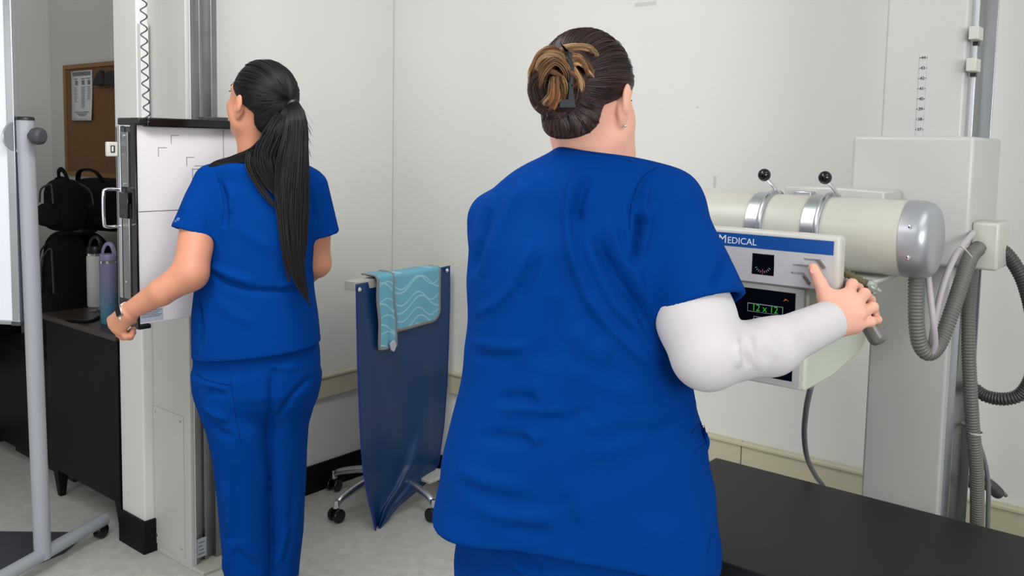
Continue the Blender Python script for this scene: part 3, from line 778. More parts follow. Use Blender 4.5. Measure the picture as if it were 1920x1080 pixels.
rag('knit_cap', [(192, 160), (196, 136), (203, 132), (222, 130), (230, 150), (224, 163), (206, 161)], 'dark curled cap pinned at the corkboard top by the wall edge')

YD0, YD1, XD0, XD1 = 3.035, 3.62, 1.52, XN - 0.005
dk = thing('desk', 'black-brown desk with closed side and tapered feet behind the wall end', 'desk', ((XD0 + XD1) / 2, (YD0 + YD1) / 2, 0))
MB().box((XD0 - 0.012, YD0 - 0.0, 0.725), (XD1, YD1 + 0.012, 0.748)).build('desktop', M_desktop, dk, 0.003)
MB().box((XD0, YD0 + 0.01, 0.12), (XD1 - 0.02, YD1, 0.724)).build('desk_body', M_desk, dk, 0.002)
for x_, y_ in ((XD0 + 0.005, YD1 - 0.06), (XD0 + 0.005, YD0 + 0.015), (XD1 - 0.06, YD1 - 0.05), (XD1 - 0.06, YD0 + 0.015)):
    v0 = np.array([x_, y_, 0]); 
    bs = [v0 + [0.012, 0.01, 0], v0 + [0.034, 0.01, 0], v0 + [0.034, 0.032, 0], v0 + [0.012, 0.032, 0]]
    tp = [v0 + [0, 0, 0.12], v0 + [0.045, 0, 0.12], v0 + [0.045, 0.045, 0.12], v0 + [0, 0.045, 0.12]]
    MB().add(bs + tp, [(3, 2, 1, 0), (4, 5, 6, 7), (0, 1, 5, 4), (1, 2, 6, 5), (2, 3, 7, 6), (3, 0, 4, 7)]).build('leg', M_desk, dk)

def blob(name, lo, hi, m, parent, taper=0.8, n=3.5, seed=0, lean=0.0, wob=0.05):
    lo, hi = np.array(lo, float), np.array(hi, float); c = (lo + hi) / 2; h_ = (hi - lo) / 2
    A, B = 26, 40; vs = []
    for j in range(A + 1):
        t = -PI / 2 + PI * j / A
        for k in range(B):
            a = 2 * PI * k / B
            f_ = lambda q, e: math.copysign(abs(q) ** e, q)
            e1 = 2 / n
            z = f_(math.sin(t), e1); ct = max(abs(math.cos(t)), 1e-3) ** e1
            w = 1 + wob * math.sin(3 * a + seed + 2 * z) * math.cos(2.3 * z + seed) + wob * 0.5 * math.sin(7 * a + 5 * z + seed)
            s = 1 - (1 - taper) * (z + 1) / 2
            vs.append(c + h_ * np.array([ct * f_(math.cos(a), e1) * w * s + lean * (z + 1), ct * f_(math.sin(a), e1) * w * s, z]))
    fs = [(j * B + k, j * B + (k + 1) % B, (j + 1) * B + (k + 1) % B, (j + 1) * B + k) for j in range(A) for k in range(B)]
    return MB().add(vs, fs).build(name, m, parent, sharp=None)
# low black cabinet beyond the desk carrying the other bags
lw = thing('low_cabinet', 'low black cabinet under the piled bags beyond the desk', 'cabinet', (1.83, 3.9, 0))
MB().box((1.60, 3.66, 0.05), (XN - 0.02, 4.385, 0.50)).build('cabinet_body', M_desk, lw, 0.003)
MB().box((1.59, 3.655, 0.50), (XN - 0.02, 4.388, 0.52)).build('cabinet_top', M_desk, lw, 0.003)
MB().box((1.64, 3.68, 0.0), (XN - 0.05, 4.26, 0.05)).build('plinth', M_black, lw)

def ylocal(px_, x_):   # y of the vertical plane x=x_ at pixel column
    return RP(px_, 450, 0, x_)[1]
def bag(name, pxl, pxr, pyt, pyb, xf, xb, label, cat, zfloor=None, strap=True, taper=0.75, seed=1):
    yl, yr = ylocal(pxl, xf), ylocal(pxr, xf)
    zt = RP((pxl + pxr) / 2, pyt, 0, xf + 0.03)[2]
    zb = RP((pxl + pxr) / 2, pyb, 0, xf)[2] if zfloor is None else zfloor
    t = thing(name, label, cat, ((xf + xb) / 2, (yl + yr) / 2, zb))
    blob('bag_body', (xf, min(yl, yr), zb), (xb, max(yl, yr), zt), M_bag, t, taper, seed=seed)
    yc = (yl + yr) / 2; wy = abs(yl - yr)
    blob('front_pocket', (xf - 0.03, yc - wy * 0.36, zb + 0.02), (xf + 0.08, yc + wy * 0.36, zb + (zt - zb) * 0.55), M_bag, t, 0.9, seed=seed + 3)
    if strap:
        hpth = catmull([(xf + 0.07, yc + wy * 0.2, zt - 0.012), (xf + 0.06, yc + wy * 0.13, zt + 0.028), (xf + 0.06, yc, zt + 0.04), (xf + 0.06, yc - wy * 0.13, zt + 0.028), (xf + 0.07, yc - wy * 0.2, zt - 0.012)], 6)
        MB().tube(hpth, 0.011, 8, flat=0.5).build('carry_handle', M_bag, t)
    zp = catmull([(xf - 0.004, yc + wy * 0.3, zb + (zt - zb) * 0.55), (xf - 0.002, yc + wy * 0.24, zb + (zt - zb) * 0.8), (xf + 0.014, yc, zb + (zt - zb) * 0.9), (xf - 0.002, yc - wy * 0.24, zb + (zt - zb) * 0.8), (xf - 0.004, yc - wy * 0.3, zb + (zt - zb) * 0.55)], 6)
    MB().tube(zp, 0.004, 6).build('zip', M_bagtrim, t)
    return t, xf, yc, wy, zb, zt
# lower layer stands on desk / cabinet
bag('duffel_bag', 60, 128, 432, 0, 1.80, 2.05, 'large black duffel bag lying at the bottom of the bag pile', 'bag', zfloor=0.521, strap=False, taper=0.92, seed=4)
bag('holdall', 69, 108, 440, 0, 1.60, 1.76, 'slumped black holdall just left of the off-white flask', 'bag', zfloor=0.521, strap=False, taper=0.9, seed=7)
t, xf, yc, wy, zb_, zt_ = bag('backpack', 86, 204, 334, 434, 1.79, 2.06, 'black backpack with small white bird emblem atop the bag pile', 'backpack', seed=2, taper=0.7)
# bird emblem (plain swooping mark)
em = [(122, 377), (127, 373), (131, 376), (136, 370), (140, 369), (138, 373), (134, 379), (129, 380), (125, 379)]
xe = xf - 0.022
poly = [RP(x, y, 0, xe) for x, y in em]
MB().prism(poly, (0.012, 0, 0)).build('emblem', mat('emblem_grey', (150, 150, 152), 0.6), t)
MB().box((xf - 0.02, yc - 0.1, zb_ + 0.0), (xf + 0.05, yc + 0.14, zb_ + 0.02)).build('compression_strap', M_bagtrim, t, 0.004)
t, xf, yc, wy, zb_, zt_ = bag('backpack', 70, 112, 335, 435, 1.60, 1.74, 'narrow black backpack with looped strap at left of the bird-marked one', 'backpack', seed=5, taper=0.8)
hp2 = catmull([RP(98, 352, 0, 1.64), RP(104, 338, 0, 1.74), RP(118, 334, 0, 1.74), RP(127, 343, 0, 1.74), RP(120, 354, 0, 1.74), RP(108, 364, 0, 1.74)], 6)
MB().tube(hp2, 0.009, 8, flat=0.5).build('shoulder_strap', M_bag, t)
hp2 = catmull([RP(100, 340, 0, 1.72), RP(104, 358, 0, 1.72), RP(112, 368, 0, 1.72)], 6)
MB().tube(hp2, 0.008, 8, flat=0.5).build('shoulder_strap', M_bag, t)
# keys and cord on the desk
q = RP(178, 583, 2, 0.75)
kc = MB()
for k in range(4):
    a = k * 0.7; kc.box(q + [-0.02 + 0.008 * k, -0.004, 0.001 + 0.002 * k], q + [0.02 + 0.008 * k, 0.004, 0.003 + 0.002 * k], Matrix.Rotation(a, 3, 'Z'))
tag(kc.build('key_bunch', M_chrome), 'small bunch of silver keys on the desk by the flask', 'keys')
q1 = [RP(x, y, 2, 0.753) for x, y in ((126, 601), (146, 603), (162, 603), (176, 600), (186, 594))]
tag(MB().tube(catmull(q1, 6), 0.008, 8, flat=0.6).build('lanyard', M_bag), 'black lanyard lying along the desk edge under the flasks', 'lanyard')

def flask(name, px_, pyb, hw_px, pyt_body, m_body, m_lid, label, lid_h, x_=None):
    q = RP(px_, pyb, 2, 0.749)
    dd = q.dot(F2); r = hw_px * dd / FPX
    zt = W(px_, pyt_body, dd)[2]; h_ = zt - 0.749
    t = thing(name, label, 'water bottle', (q[0], q[1], 0.749))
    MB().lathe([(0.0001, 0), (r * 0.93, 0), (r, 0.004), (r, h_ - 0.01), (r * 0.93, h_), (0.0001, h_)], q, n=32).build('flask_body', m_body, t)
    MB().lathe([(r * 0.985, h_ - 0.002), (r * 0.99, h_ + 0.008), (r * 0.9, h_ + 0.009), (0.0001, h_ + 0.009)], q, n=32).build('metal_ring', M_chrome, t)
    lid = MB().lathe([(r * 0.97, h_ + 0.009), (r * 0.97, h_ + lid_h * 0.7), (r * 0.85, h_ + lid_h), (0.0001, h_ + lid_h)], q, n=32).build('lid', m_lid, t)
    hh_ = h_ + lid_h
    P = catmull([q + R2 * (-r * 0.62) + [0, 0, hh_ - 0.02], q + R2 * (-r * 0.6) + [0, 0, hh_ + 0.012], q + R2 * (-r * 0.2) + [0, 0, hh_ + 0.036], q + R2 * (r * 0.4) + [0, 0, hh_ + 0.036], q + R2 * (r * 0.75) + [0, 0, hh_ + 0.01], q + R2 * (r * 0.75) + [0, 0, hh_ - 0.02]], 6)
    MB().tube(P, 0.0085, 10, flat=0.55).build('carry_loop', m_lid, lid)
    return t
flask('water_bottle', 180, 574, 15, 478, mat('flask_white', (206, 208, 204), 0.45), M_black, 'off-white flask with black lid on the desk', 0.036)
flask('water_bottle', 205, 606, 15.5, 492, M_tumbler, M_lavender, 'lavender to teal flask with loop lid at the desk corner', 0.032)

# ------------------------------------------------------------------ grey box and black things far left
gb = thing('drawer_unit', 'light grey metal drawer box low at far left behind the board pole', 'cabinet', (1.5, 4.5, 0))
q0, q1 = RP(57, 680, 1, 4.40), RP(57, 786, 1, 4.40)
zz1, zz0 = q0[2], q1[2]
MB().box((1.05, 4.40, zz0), (q0[0], 4.84, zz1)).build('drawer_case', mat('light_grey_metal', (182, 184, 190), 0.45), gb, 0.004)
MB().box((1.06, 4.393, zz0 + 0.012), (q0[0] - 0.012, 4.402, zz1 - 0.012)).build('drawer_front', mat('light_grey_metal', (182, 184, 190)), gb, 0.003)
MB().box((1.08, 4.43, 0.0), (q0[0] - 0.02, 4.80, zz0)).build('base', M_black, gb, 0.01)
bb_ = thing('suitcase', 'tall black suitcase standing on the light grey drawer box', 'suitcase', (1.5, 4.6, zz1))
MB().box((1.1, 4.46, zz1), (q0[0] + 0.0, 4.80, RP(45, 378, 1, 4.45)[2])).build('shell', M_bag, bb_, 0.04, 4)
MB().box((1.2, 4.45, 0.8), (q0[0] - 0.1, 4.47, 0.82)).build('strap', M_bagtrim, bb_, 0.003)

# ------------------------------------------------------------------ whiteboard on its frame (left edge)
wb = thing('mobile_whiteboard', 'flip whiteboard in white tubular frame at the left edge', 'whiteboard', (1.25, 2.99, 0))
P0 = np.array([1.205, 2.955, 0.0]) 
PB = RP(80, 1038, 2, 0.05)
PB = W(80, 1035, 2.82); PB[2] = 0.05
PT = W(47, 222, 2.80)
MB().tube(resample([PB, PT], 0.2), 0.0262, 28).build('post', M_wframe, wb)
MB().lathe([(0.0001, 0.006), (0.024, 0.005), (0.0275, 0.0), (0.0275, -0.006), (0.0001, -0.006)], PT, n=24).build('post_cap', M_black, wb)
fd = np.array([0.92, 0.40, 0]); fd /= np.linalg.norm(fd)
F0 = PB + fd * -0.42; F1 = PB + fd * 0.29
F0[2] = F1[2] = 0.062
MB().tube(resample([F0, F1], 0.1), 0.0225, 24).build('foot_tube', M_wframe, wb)
for e in (F0 + fd * 0.03, F1 - fd * 0.02):
    MB().lathe([(0.0001, -0.014), (0.024, -0.014), (0.028, -0.01), (0.028, 0.01), (0.024, 0.014), (0.0001, 0.014)], (e[0], e[1], 0.0282), (-fd[1], fd[0], 0), 20).build('caster_wheel', M_gloss, wb)
kq = W(72, 255, 2.70)
wk = W(47, 255, 2.79)
ka = (kq - wk); ka /= np.linalg.norm(ka)
MB().lathe([(0.0001, 0.0), (0.012, 0.0), (0.02, 0.012), (0.026, 0.018), (0.028, 0.03), (0.026, 0.042), (0.018, 0.05), (0.0001, 0.052)], W(56, 255, 2.77), R2 * 0.97 - F2 * 0.25, 16).build('tilt_knob', M_darkgrey, wb)
pv = W(30, 256, 2.80)
MB().lathe([(0.0001, -0.004), (0.046, -0.004), (0.048, 0.0), (0.046, 0.004), (0.0001, 0.004)], pv, R2 * 0.93 - F2 * 0.38, 36).build('pivot_disc', M_silver, wb)
MB().cyl(W(33, 285, 2.79), W(33, 280, 2.79), 0.004, 10).build('pivot_screw', M_chrome, wb)
# the board itself runs away to the left
B0 = W(33, 300, 2.80); B0[2] = 0
bd = np.array([-0.55, 0.835, 0.0]); bd /= np.linalg.norm(bd)
bn = np.array([bd[1], -bd[0], 0])
if bn.dot(F2) > 0: bn = -bn
zlo = RP(20, 606, 0, B0[0])[2]; zlo = W(25, 608, 2.80)[2]
def bbox(mb, s0, s1, t0, t1, z0, z1):
    vs = [B0 + bd * s + bn * t + np.array([0, 0, z]) for s in (s0, s1) for t in (t0, t1) for z in (z0, z1)]
    return mb.add(vs, [(0, 1, 3, 2), (4, 6, 7, 5), (0, 4, 5, 1), (2, 3, 7, 6), (0, 2, 6, 4), (1, 5, 7, 3)])
bbox(MB(), 0.02, 1.2, -0.006, 0.006, zlo + 0.012, zlo + 1.2).build('board_surface', M_wboard, wb)
fr = MB()
bbox(fr, 0.0, 0.026, -0.012, 0.012, zlo + 0.012, zlo + 1.2); bbox(fr, 0.0, 1.2, -0.012, 0.012, zlo, zlo + 0.014)
fr.build('board_frame', M_alu, wb, 0.002)
bbox(MB(), -0.002, 0.03, -0.014, 0.014, zlo - 0.003, zlo + 0.012).build('corner_cap', M_darkgrey, wb, 0.003)
# dark mat on the floor below it
mpts = [RP(x, y, 2, 0.0) for x, y in ((-60, 1001), (162, 1003), (120, 1038), (30, 1076), (-60, 1066))]
tag(MB().prism(mpts, (0, 0, 0.012)).build('floor_mat', M_darkgrey, None, 0.002), 'dark grey flat mat on the floor under the whiteboard foot', 'mat')

# ------------------------------------------------------------------ organic surfaces (distance fields in right/forward/up coordinates)
def smin(a, b, k):
    h = np.clip(0.5 + 0.5 * (b - a) / k, 0, 1)
    return b + (a - b) * h - k * h * (1 - h)
def smax(a, b, k): return -smin(-a, -b, k)
def rc(P, a, b, ra, rb=None, flat=None):
    rb = ra if rb is None else rb
    a = np.asarray(a, float); b = np.asarray(b, float); ab = b - a
    X, Y, Z = P[0] - a[0], P[1] - a[1], P[2] - a[2]
    t = np.clip((X * ab[0] + Y * ab[1] + Z * ab[2]) / max(ab.dot(ab), 1e-9), 0, 1)
    dx, dy, dz = X - t * ab[0], Y - t * ab[1], Z - t * ab[2]
    if flat is not None:                       # (unit direction, factor): squash the section along a direction
        n, k = flat
        s = dx * n[0] + dy * n[1] + dz * n[2]
        q = s * (1 / k - 1)
        dx, dy, dz = dx + q * n[0], dy + q * n[1], dz + q * n[2]
    return np.sqrt(dx * dx + dy * dy + dz * dz) - (ra + (rb - ra) * t)
def chain(P, pts, rad, k=0.01):
    o = None
    for i in range(len(pts) - 1):
        d = rc(P, pts[i], pts[i + 1], rad[i], rad[i + 1])
        o = d if o is None else smin(o, d, k)
    return o
def ell(P, c, r, ax=None):
    c = np.asarray(c, float); X, Y, Z = P[0] - c[0], P[1] - c[1], P[2] - c[2]
    if ax is not None:
        ax = np.asarray(ax, float)
        X, Y, Z = [X * v[0] + Y * v[1] + Z * v[2] for v in ax]
    k0 = np.sqrt((X / r[0]) ** 2 + (Y / r[1]) ** 2 + (Z / r[2]) ** 2)
    k1 = np.sqrt((X / r[0] ** 2) ** 2 + (Y / r[1] ** 2) ** 2 + (Z / r[2] ** 2) ** 2)
    return k0 * (k0 - 1) / np.maximum(k1, 1e-9)
def rings(px_rows):                            # rows: y, left, right (pixels), depth, half depth -> centre/halfwidth as functions of height
    out = []
    for (py, l, r, d, hd) in px_rows:
        c = L((l + r) / 2, py, d)
        out.append((c[2], c[0], d, (r - l) / 2 * d / FPX, hd))
    return np.array(sorted(out))
def profile(P, R_, n=2.4):
    zs = np.linspace(R_[0, 0], R_[-1, 0], 200)
    K = np.hanning(13); K /= K.sum()
    cols = []
    for j in range(1, 5):
        v = np.interp(zs, R_[:, 0], R_[:, j]); v = np.convolve(np.pad(v, 6, 'edge'), K, 'valid'); cols.append(v)
    zc = np.clip(P[2], R_[0, 0], R_[-1, 0])
    cx, cd, a, b = [np.interp(zc, zs, v) for v in cols]
    X = np.abs(P[0] - cx) / a; Y = np.abs(P[1] - cd) / b
    if callable(n): n = n(zc)
    k = (X ** n + Y ** n) ** (1 / n)
    m = np.sqrt((X * a) ** 2 + (Y * b) ** 2) / np.maximum((X ** n + Y ** n) ** (1 / n), 1e-6)
    d = (k - 1) * m
    dz = np.maximum(P[2] - R_[-1, 0], R_[0, 0] - P[2])
    return np.where(dz > 0, np.sqrt(np.maximum(d, 0) ** 2 + dz ** 2) + np.minimum(d, 0) * 0, d)
def snets(fn, lo, hi, h):
    lo = np.asarray(lo, float); hi = np.asarray(hi, float)
    n = np.ceil((hi - lo) / h).astype(int) + 1
    ax = [(lo[i] + h * np.arange(n[i])) for i in range(3)]
    P = (ax[0][:, None, None], ax[1][None, :, None], ax[2][None, None, :])
    f = np.broadcast_to(fn(P), tuple(n)).astype(np.float32)
    s = f < 0
    cs = [(i, j, k) for i in (0, 1) for j in (0, 1) for k in (0, 1)]
    cnt = sum(s[i:n[0] - 1 + i, j:n[1] - 1 + j, k:n[2] - 1 + k].astype(np.int8) for i, j, k in cs)
    I = np.argwhere((cnt > 0) & (cnt < 8))
    vid = np.full(cnt.shape, -1, np.int32); vid[I[:, 0], I[:, 1], I[:, 2]] = np.arange(len(I))
    V = np.zeros((len(I), 3)); N = np.zeros(len(I))
    for a in cs:
        for d in range(3):
            if a[d] == 1: continue
            b = list(a); b[d] = 1
            fa = f[I[:, 0] + a[0], I[:, 1] + a[1], I[:, 2] + a[2]]; fb = f[I[:, 0] + b[0], I[:, 1] + b[1], I[:, 2] + b[2]]
            m = (fa < 0) != (fb < 0)
            t = np.where(m, fa / np.where(m, fa - fb, 1), 0)
            p = np.tile(np.array(a, float), (len(I), 1)); p[:, d] = t
            V[m] += p[m]; N[m] += 1
    V = lo + (I + V / N[:, None]) * h
    Fq = []
    for d in range(3):
        e1, e2 = (d + 1) % 3, (d + 2) % 3
        sl0 = [slice(None)] * 3; sl1 = [slice(None)] * 3
        sl0[d] = slice(0, n[d] - 1); sl1[d] = slice(1, n[d])
        ch = s[tuple(sl0)] != s[tuple(sl1)]
        E = np.argwhere(ch)
        ok = (E[:, e1] > 0) & (E[:, e2] > 0) & (E[:, e1] < n[e1] - 1) & (E[:, e2] < n[e2] - 1)
        E = E[ok]
        def cell(o1, o2):
            q = E.copy(); q[:, e1] -= o1; q[:, e2] -= o2
            return vid[q[:, 0], q[:, 1], q[:, 2]]
        quad = np.stack([cell(1, 1), cell(0, 1), cell(0, 0), cell(1, 0)], 1)
        ins = s[E[:, 0], E[:, 1], E[:, 2]]
        quad[~ins] = quad[~ins][:, ::-1]
        Fq.append(quad)
    return V, np.concatenate(Fq)
def smooth(V, Fq, it=2, lam=0.5):
    E = np.concatenate([Fq[:, [0, 1]], Fq[:, [1, 2]], Fq[:, [2, 3]], Fq[:, [3, 0]]])
    for _ in range(it):
        for l in (lam, -lam * 1.04):
            A = np.zeros_like(V); n = np.zeros(len(V))
            for c in range(3):
                A[:, c] = np.bincount(E[:, 0], V[E[:, 1], c], len(V)) + np.bincount(E[:, 1], V[E[:, 0], c], len(V))
            n = np.bincount(E[:, 0], minlength=len(V)) + np.bincount(E[:, 1], minlength=len(V))
            V = V + l * (A / np.maximum(n, 1)[:, None] - V)
    return V
def vnormals(V, Fq):
    n = np.cross(V[Fq[:, 2]] - V[Fq[:, 0]], V[Fq[:, 3]] - V[Fq[:, 1]])
    out = np.zeros_like(V)
    for c in range(3):
        for k in range(4): out[:, c] += np.bincount(Fq[:, k], n[:, c], len(V))
    return out / (np.linalg.norm(out, axis=1)[:, None] + 1e-12)
def organic(name, parts, m, parent, it=2, disp=None, sharp=None):
    Vs, Fs, b = [], [], 0
    for fn, lo, hi, h in parts:
        V, Fq = snets(fn, lo, hi, h)
        V = smooth(V, Fq, it)
        if disp is not None:
            N = vnormals(V, Fq)
            V = V + N * disp(V, N)[:, None]
        Vs.append(V); Fs.append(Fq + b); b += len(V)
    V = to_world(np.concatenate(Vs)); Fq = np.concatenate(Fs)
    me = bpy.data.meshes.new(name)
    me.vertices.add(len(V)); me.vertices.foreach_set('co', V.astype(np.float32).ravel())
    me.loops.add(len(Fq) * 4); me.loops.foreach_set('vertex_index', Fq.astype(np.int32).ravel())
    me.polygons.add(len(Fq)); me.polygons.foreach_set('loop_start', np.arange(0, len(Fq) * 4, 4, dtype=np.int32))
    me.polygons.foreach_set('loop_total', np.full(len(Fq), 4, np.int32))
    me.update(calc_edges=True); me.validate()
    return link_mesh(name, me, m, parent, sharp)
def folds(specs, big=False):
    """cloth folds: (list of points, height in m, width in px-at-body units). Each runs over the back of the garment."""
    prep = [(np.array(p, float), a * (0.62 if big and np.mean([q[1] for q in p]) > 670 else 1), w * (1.35 if big and np.mean([q[1] for q in p]) > 670 else 1)) for p, a, w in specs]
    def f(V, N):
        x, y = project(to_world(V))
        D = np.zeros(len(V))
        face = np.clip(-N[:, 1] * 2.0 + 0.2, 0, 1)
        for p, a, w in prep:

            n = len(p) - 1
            best = np.full(len(V), 1e9); bt = np.zeros(len(V)); sg = np.zeros(len(V))
            for i in range(n):
                q = p[i + 1] - p[i]; l = q.dot(q)
                t = np.clip(((x - p[i][0]) * q[0] + (y - p[i][1]) * q[1]) / l, 0, 1)
                ex, ey = x - p[i][0] - t * q[0], y - p[i][1] - t * q[1]
                d = np.hypot(ex, ey)
                m = d < best
                best[m] = d[m]; bt[m] = (i + t[m]) / n
            taper = np.clip(np.minimum(bt, 1 - bt) * 4, 0, 1) ** 0.7
            D += a * np.exp(-(best / w) ** 2) * taper
        return 1.6 * D * face
    return f
def strands(name, guides, m, parent, r=0.0011, seed=3, sides=3, nseg=14):
    """guides: (points in r/d/z, radii of the lock, count, tint a, tint b)"""
    g = np.random.default_rng(seed)
    V, Fq, Col = [], [], []
    b = 0
    for pts, rad, cnt, ca, cb_ in guides:
        P = resample(catmull(pts, 6), np.sum(np.linalg.norm(np.diff(np.array(pts), axis=0), axis=1)) / nseg)
        N = len(P); rr = np.interp(np.linspace(0, 1, N), np.linspace(0, 1, len(rad)), rad)
        T = np.gradient(P, axis=0); T /= np.linalg.norm(T, axis=1)[:, None] + 1e-9
        u = np.cross(T, [0.1, 1.0, 0.05]); u /= np.linalg.norm(u, axis=1)[:, None] + 1e-9; w = np.cross(T, u)
        for _ in range(cnt * 2 if cnt > 4 else cnt):
            an = g.uniform(0, 2 * PI); q = math.sqrt(g.uniform(0.25, 1)); tw = g.normal(0, 0.35)
            ph = g.uniform(0, 6.28); am = g.uniform(0, 0.10)
            s = np.linspace(0, 1, N); aa = an + tw * s
            wob = 1 + am * np.sin(ph + 7 * s)
            C0 = P + (np.cos(aa) * q * rr * wob)[:, None] * u + (np.sin(aa) * q * rr * wob)[:, None] * w * 0.8
            e = g.uniform(0.86, 1.0); ke = max(3, int(N * e)); Cc = C0[:ke]
            rad_ = r * (1 if cnt > 4 else 0.5) * g.uniform(0.6, 1.3) * np.clip(np.minimum(np.linspace(0.25, 4.0, ke), np.linspace(3.2, 0.15, ke)), 0.15, 1)
            for j in range(sides):
                a_ = 2 * PI * j / sides
                V.append(Cc + rad_[:, None] * (math.cos(a_) * u[:ke] + math.sin(a_) * w[:ke]))
            i0 = np.arange(ke - 1)
            for j in range(sides):
                j2 = (j + 1) % sides
                Fq.append(np.stack([b + j * ke + i0, b + j2 * ke + i0, b + j2 * ke + i0 + 1, b + j * ke + i0 + 1], 1))
            k = g.uniform(0.75, 1.25); t_ = np.linspace(0, 1, ke)[:, None]
            c_ = (np.array(lin(ca)[:3]) * (1 - t_) + np.array(lin(cb_)[:3]) * t_) * k
            for j in range(sides): Col.append(c_)
            b += sides * ke
    V = to_world(np.concatenate(V)); Fq = np.concatenate(Fq); Col = np.concatenate(Col)
    me = bpy.data.meshes.new(name)
    me.vertices.add(len(V)); me.vertices.foreach_set('co', V.astype(np.float32).ravel())
    me.loops.add(len(Fq) * 4); me.loops.foreach_set('vertex_index', Fq.astype(np.int32).ravel())
    me.polygons.add(len(Fq)); me.polygons.foreach_set('loop_start', np.arange(0, len(Fq) * 4, 4, dtype=np.int32))
    me.polygons.foreach_set('loop_total', np.full(len(Fq), 4, np.int32))
    me.update(calc_edges=True)
    at = me.attributes.new('tint', 'FLOAT_COLOR', 'POINT')
    at.data.foreach_set('color', np.concatenate([Col, np.ones((len(Col), 1))], 1).astype(np.float32).ravel())
    return link_mesh(name, me, m, parent, None)

def unit(v): v = np.asarray(v, float); return v / np.linalg.norm(v)
def head_axes(yaw, pitch):                    # yaw to the right of "away from the camera", pitch up
    h = np.array([math.sin(yaw) * math.cos(pitch), math.cos(yaw) * math.cos(pitch), math.sin(pitch)])
    r = np.array([math.cos(yaw), -math.sin(yaw), 0.0])
    return h, r, np.cross(r, h)               # facing, right, up
def head_field(P, c, A, s=1.0):
    h, r, u = A
    g = lambda a, b, d: c + s * (a * h + b * r + d * u)
    E = lambda o, rad: ell(P, o, [x * s for x in rad], (h, r, u))
    f = E(g(-0.008, 0, 0.022), (0.094, 0.075, 0.093))
    f = smin(f, E(g(0.024, 0, -0.035), (0.066, 0.060, 0.075)), 0.03 * s)
    f = smin(f, rc(P, g(0.058, 0.012, -0.093), g(0.058, -0.012, -0.093), 0.022 * s), 0.03 * s)
    for q in (-1, 1):                         # cheeks, jaw line, brow
        f = smin(f, rc(P, g(0.060, 0.034 * q, -0.03), g(0.01, 0.054 * q, -0.062), 0.022 * s, 0.016 * s), 0.03 * s)
        f = smin(f, rc(P, g(0.078, 0.012 * q, 0.022), g(0.070, 0.042 * q, 0.024), 0.011 * s), 0.015 * s)
        f = smax(f, -E(g(0.098, 0.032 * q, 0.004), (0.018, 0.016, 0.011)), 0.012 * s)
        f = smin(f, E(g(0.070, 0.031 * q, 0.004), (0.014, 0.017, 0.012)), 0.006 * s)
        e = E(g(-0.008, 0.076 * q, -0.012), (0.019, 0.010, 0.032))           # ear
        e = smin(e, E(g(-0.006, 0.072 * q, -0.037), (0.009, 0.007, 0.012)), 0.006 * s)
        e = smin(e, E(g(-0.016, 0.086 * q, 0.0), (0.014, 0.006, 0.026)), 0.006 * s)
        e = smax(e, -E(g(-0.002, 0.090 * q, -0.008), (0.010, 0.009, 0.018)), 0.004 * s)
        f = smin(f, e, 0.006 * s)
    f = smin(f, rc(P, g(0.086, 0, 0.012), g(0.108, 0, -0.022), 0.007 * s, 0.012 * s), 0.012 * s)
    for q in (-1, 1): f = smin(f, rc(P, g(0.097, 0.010 * q, -0.027), g(0.097, 0.010 * q, -0.029), 0.0075 * s), 0.006 * s)
    f = smin(f, rc(P, g(0.083, 0.018, -0.052), g(0.083, -0.018, -0.052), 0.0085 * s), 0.008 * s)
    f = smin(f, rc(P, g(0.081, 0.015, -0.065), g(0.081, -0.015, -0.065), 0.009 * s), 0.008 * s)
    return f
def eyes(c, A, parent, s=1.0):
    h, r, u = A
    for q in (-1, 1):
        o = to_world(c + s * (0.078 * h + 0.031 * q * r + 0.004 * u))
        e = MB().ball(o, 0.0105 * s, 14).build('eye', M_eyew, parent)
        hw = to_world(h)
        MB().ball(o + hw * 0.0062 * s, 0.0056 * s, 12).build('iris', mat('brown_iris', (52, 34, 24), 0.15), e)
        p = [c + s * ((0.088 + 0.004 * math.cos(t)) * h + (0.031 + 0.015 * math.sin(t)) * q * r + (0.010) * u) for t in np.linspace(-1.2, 1.2, 7)]
        MB().tube([to_world(x) for x in p], 0.0014, 6).build('eyelashes', M_hairblack, parent)
        p = [c + s * ((0.090 - 0.02 * (t - 0.1) ** 2) * h + (0.031 + 0.02 * (t)) * q * r + (0.028 + 0.004 * math.cos(t * 1.4)) * u) for t in np.linspace(-1, 1, 7)]
        MB().tube([to_world(x) for x in p], 0.0022, 6, flat=0.5).build('eyebrow', M_hairblack, parent)
def shoe(c, parent, sgn):
    c = np.array(c)
    def f(P):
        a = rc(P, c + [0, -0.03, 0.045], c + [0.01 * sgn, 0.13, 0.035], 0.045, 0.04, ((0, 0, 1), 0.85))
        a = smin(a, rc(P, c + [0, -0.03, 0.04], c + [0, -0.03, 0.09], 0.04), 0.02)
        return smax(a, 0.003 - P[2], 0.006)
    organic('shoe', [(f, c + [-0.09, -0.12, -0.01], c + [0.09, 0.2, 0.15], 0.006)], M_darkgrey, parent)

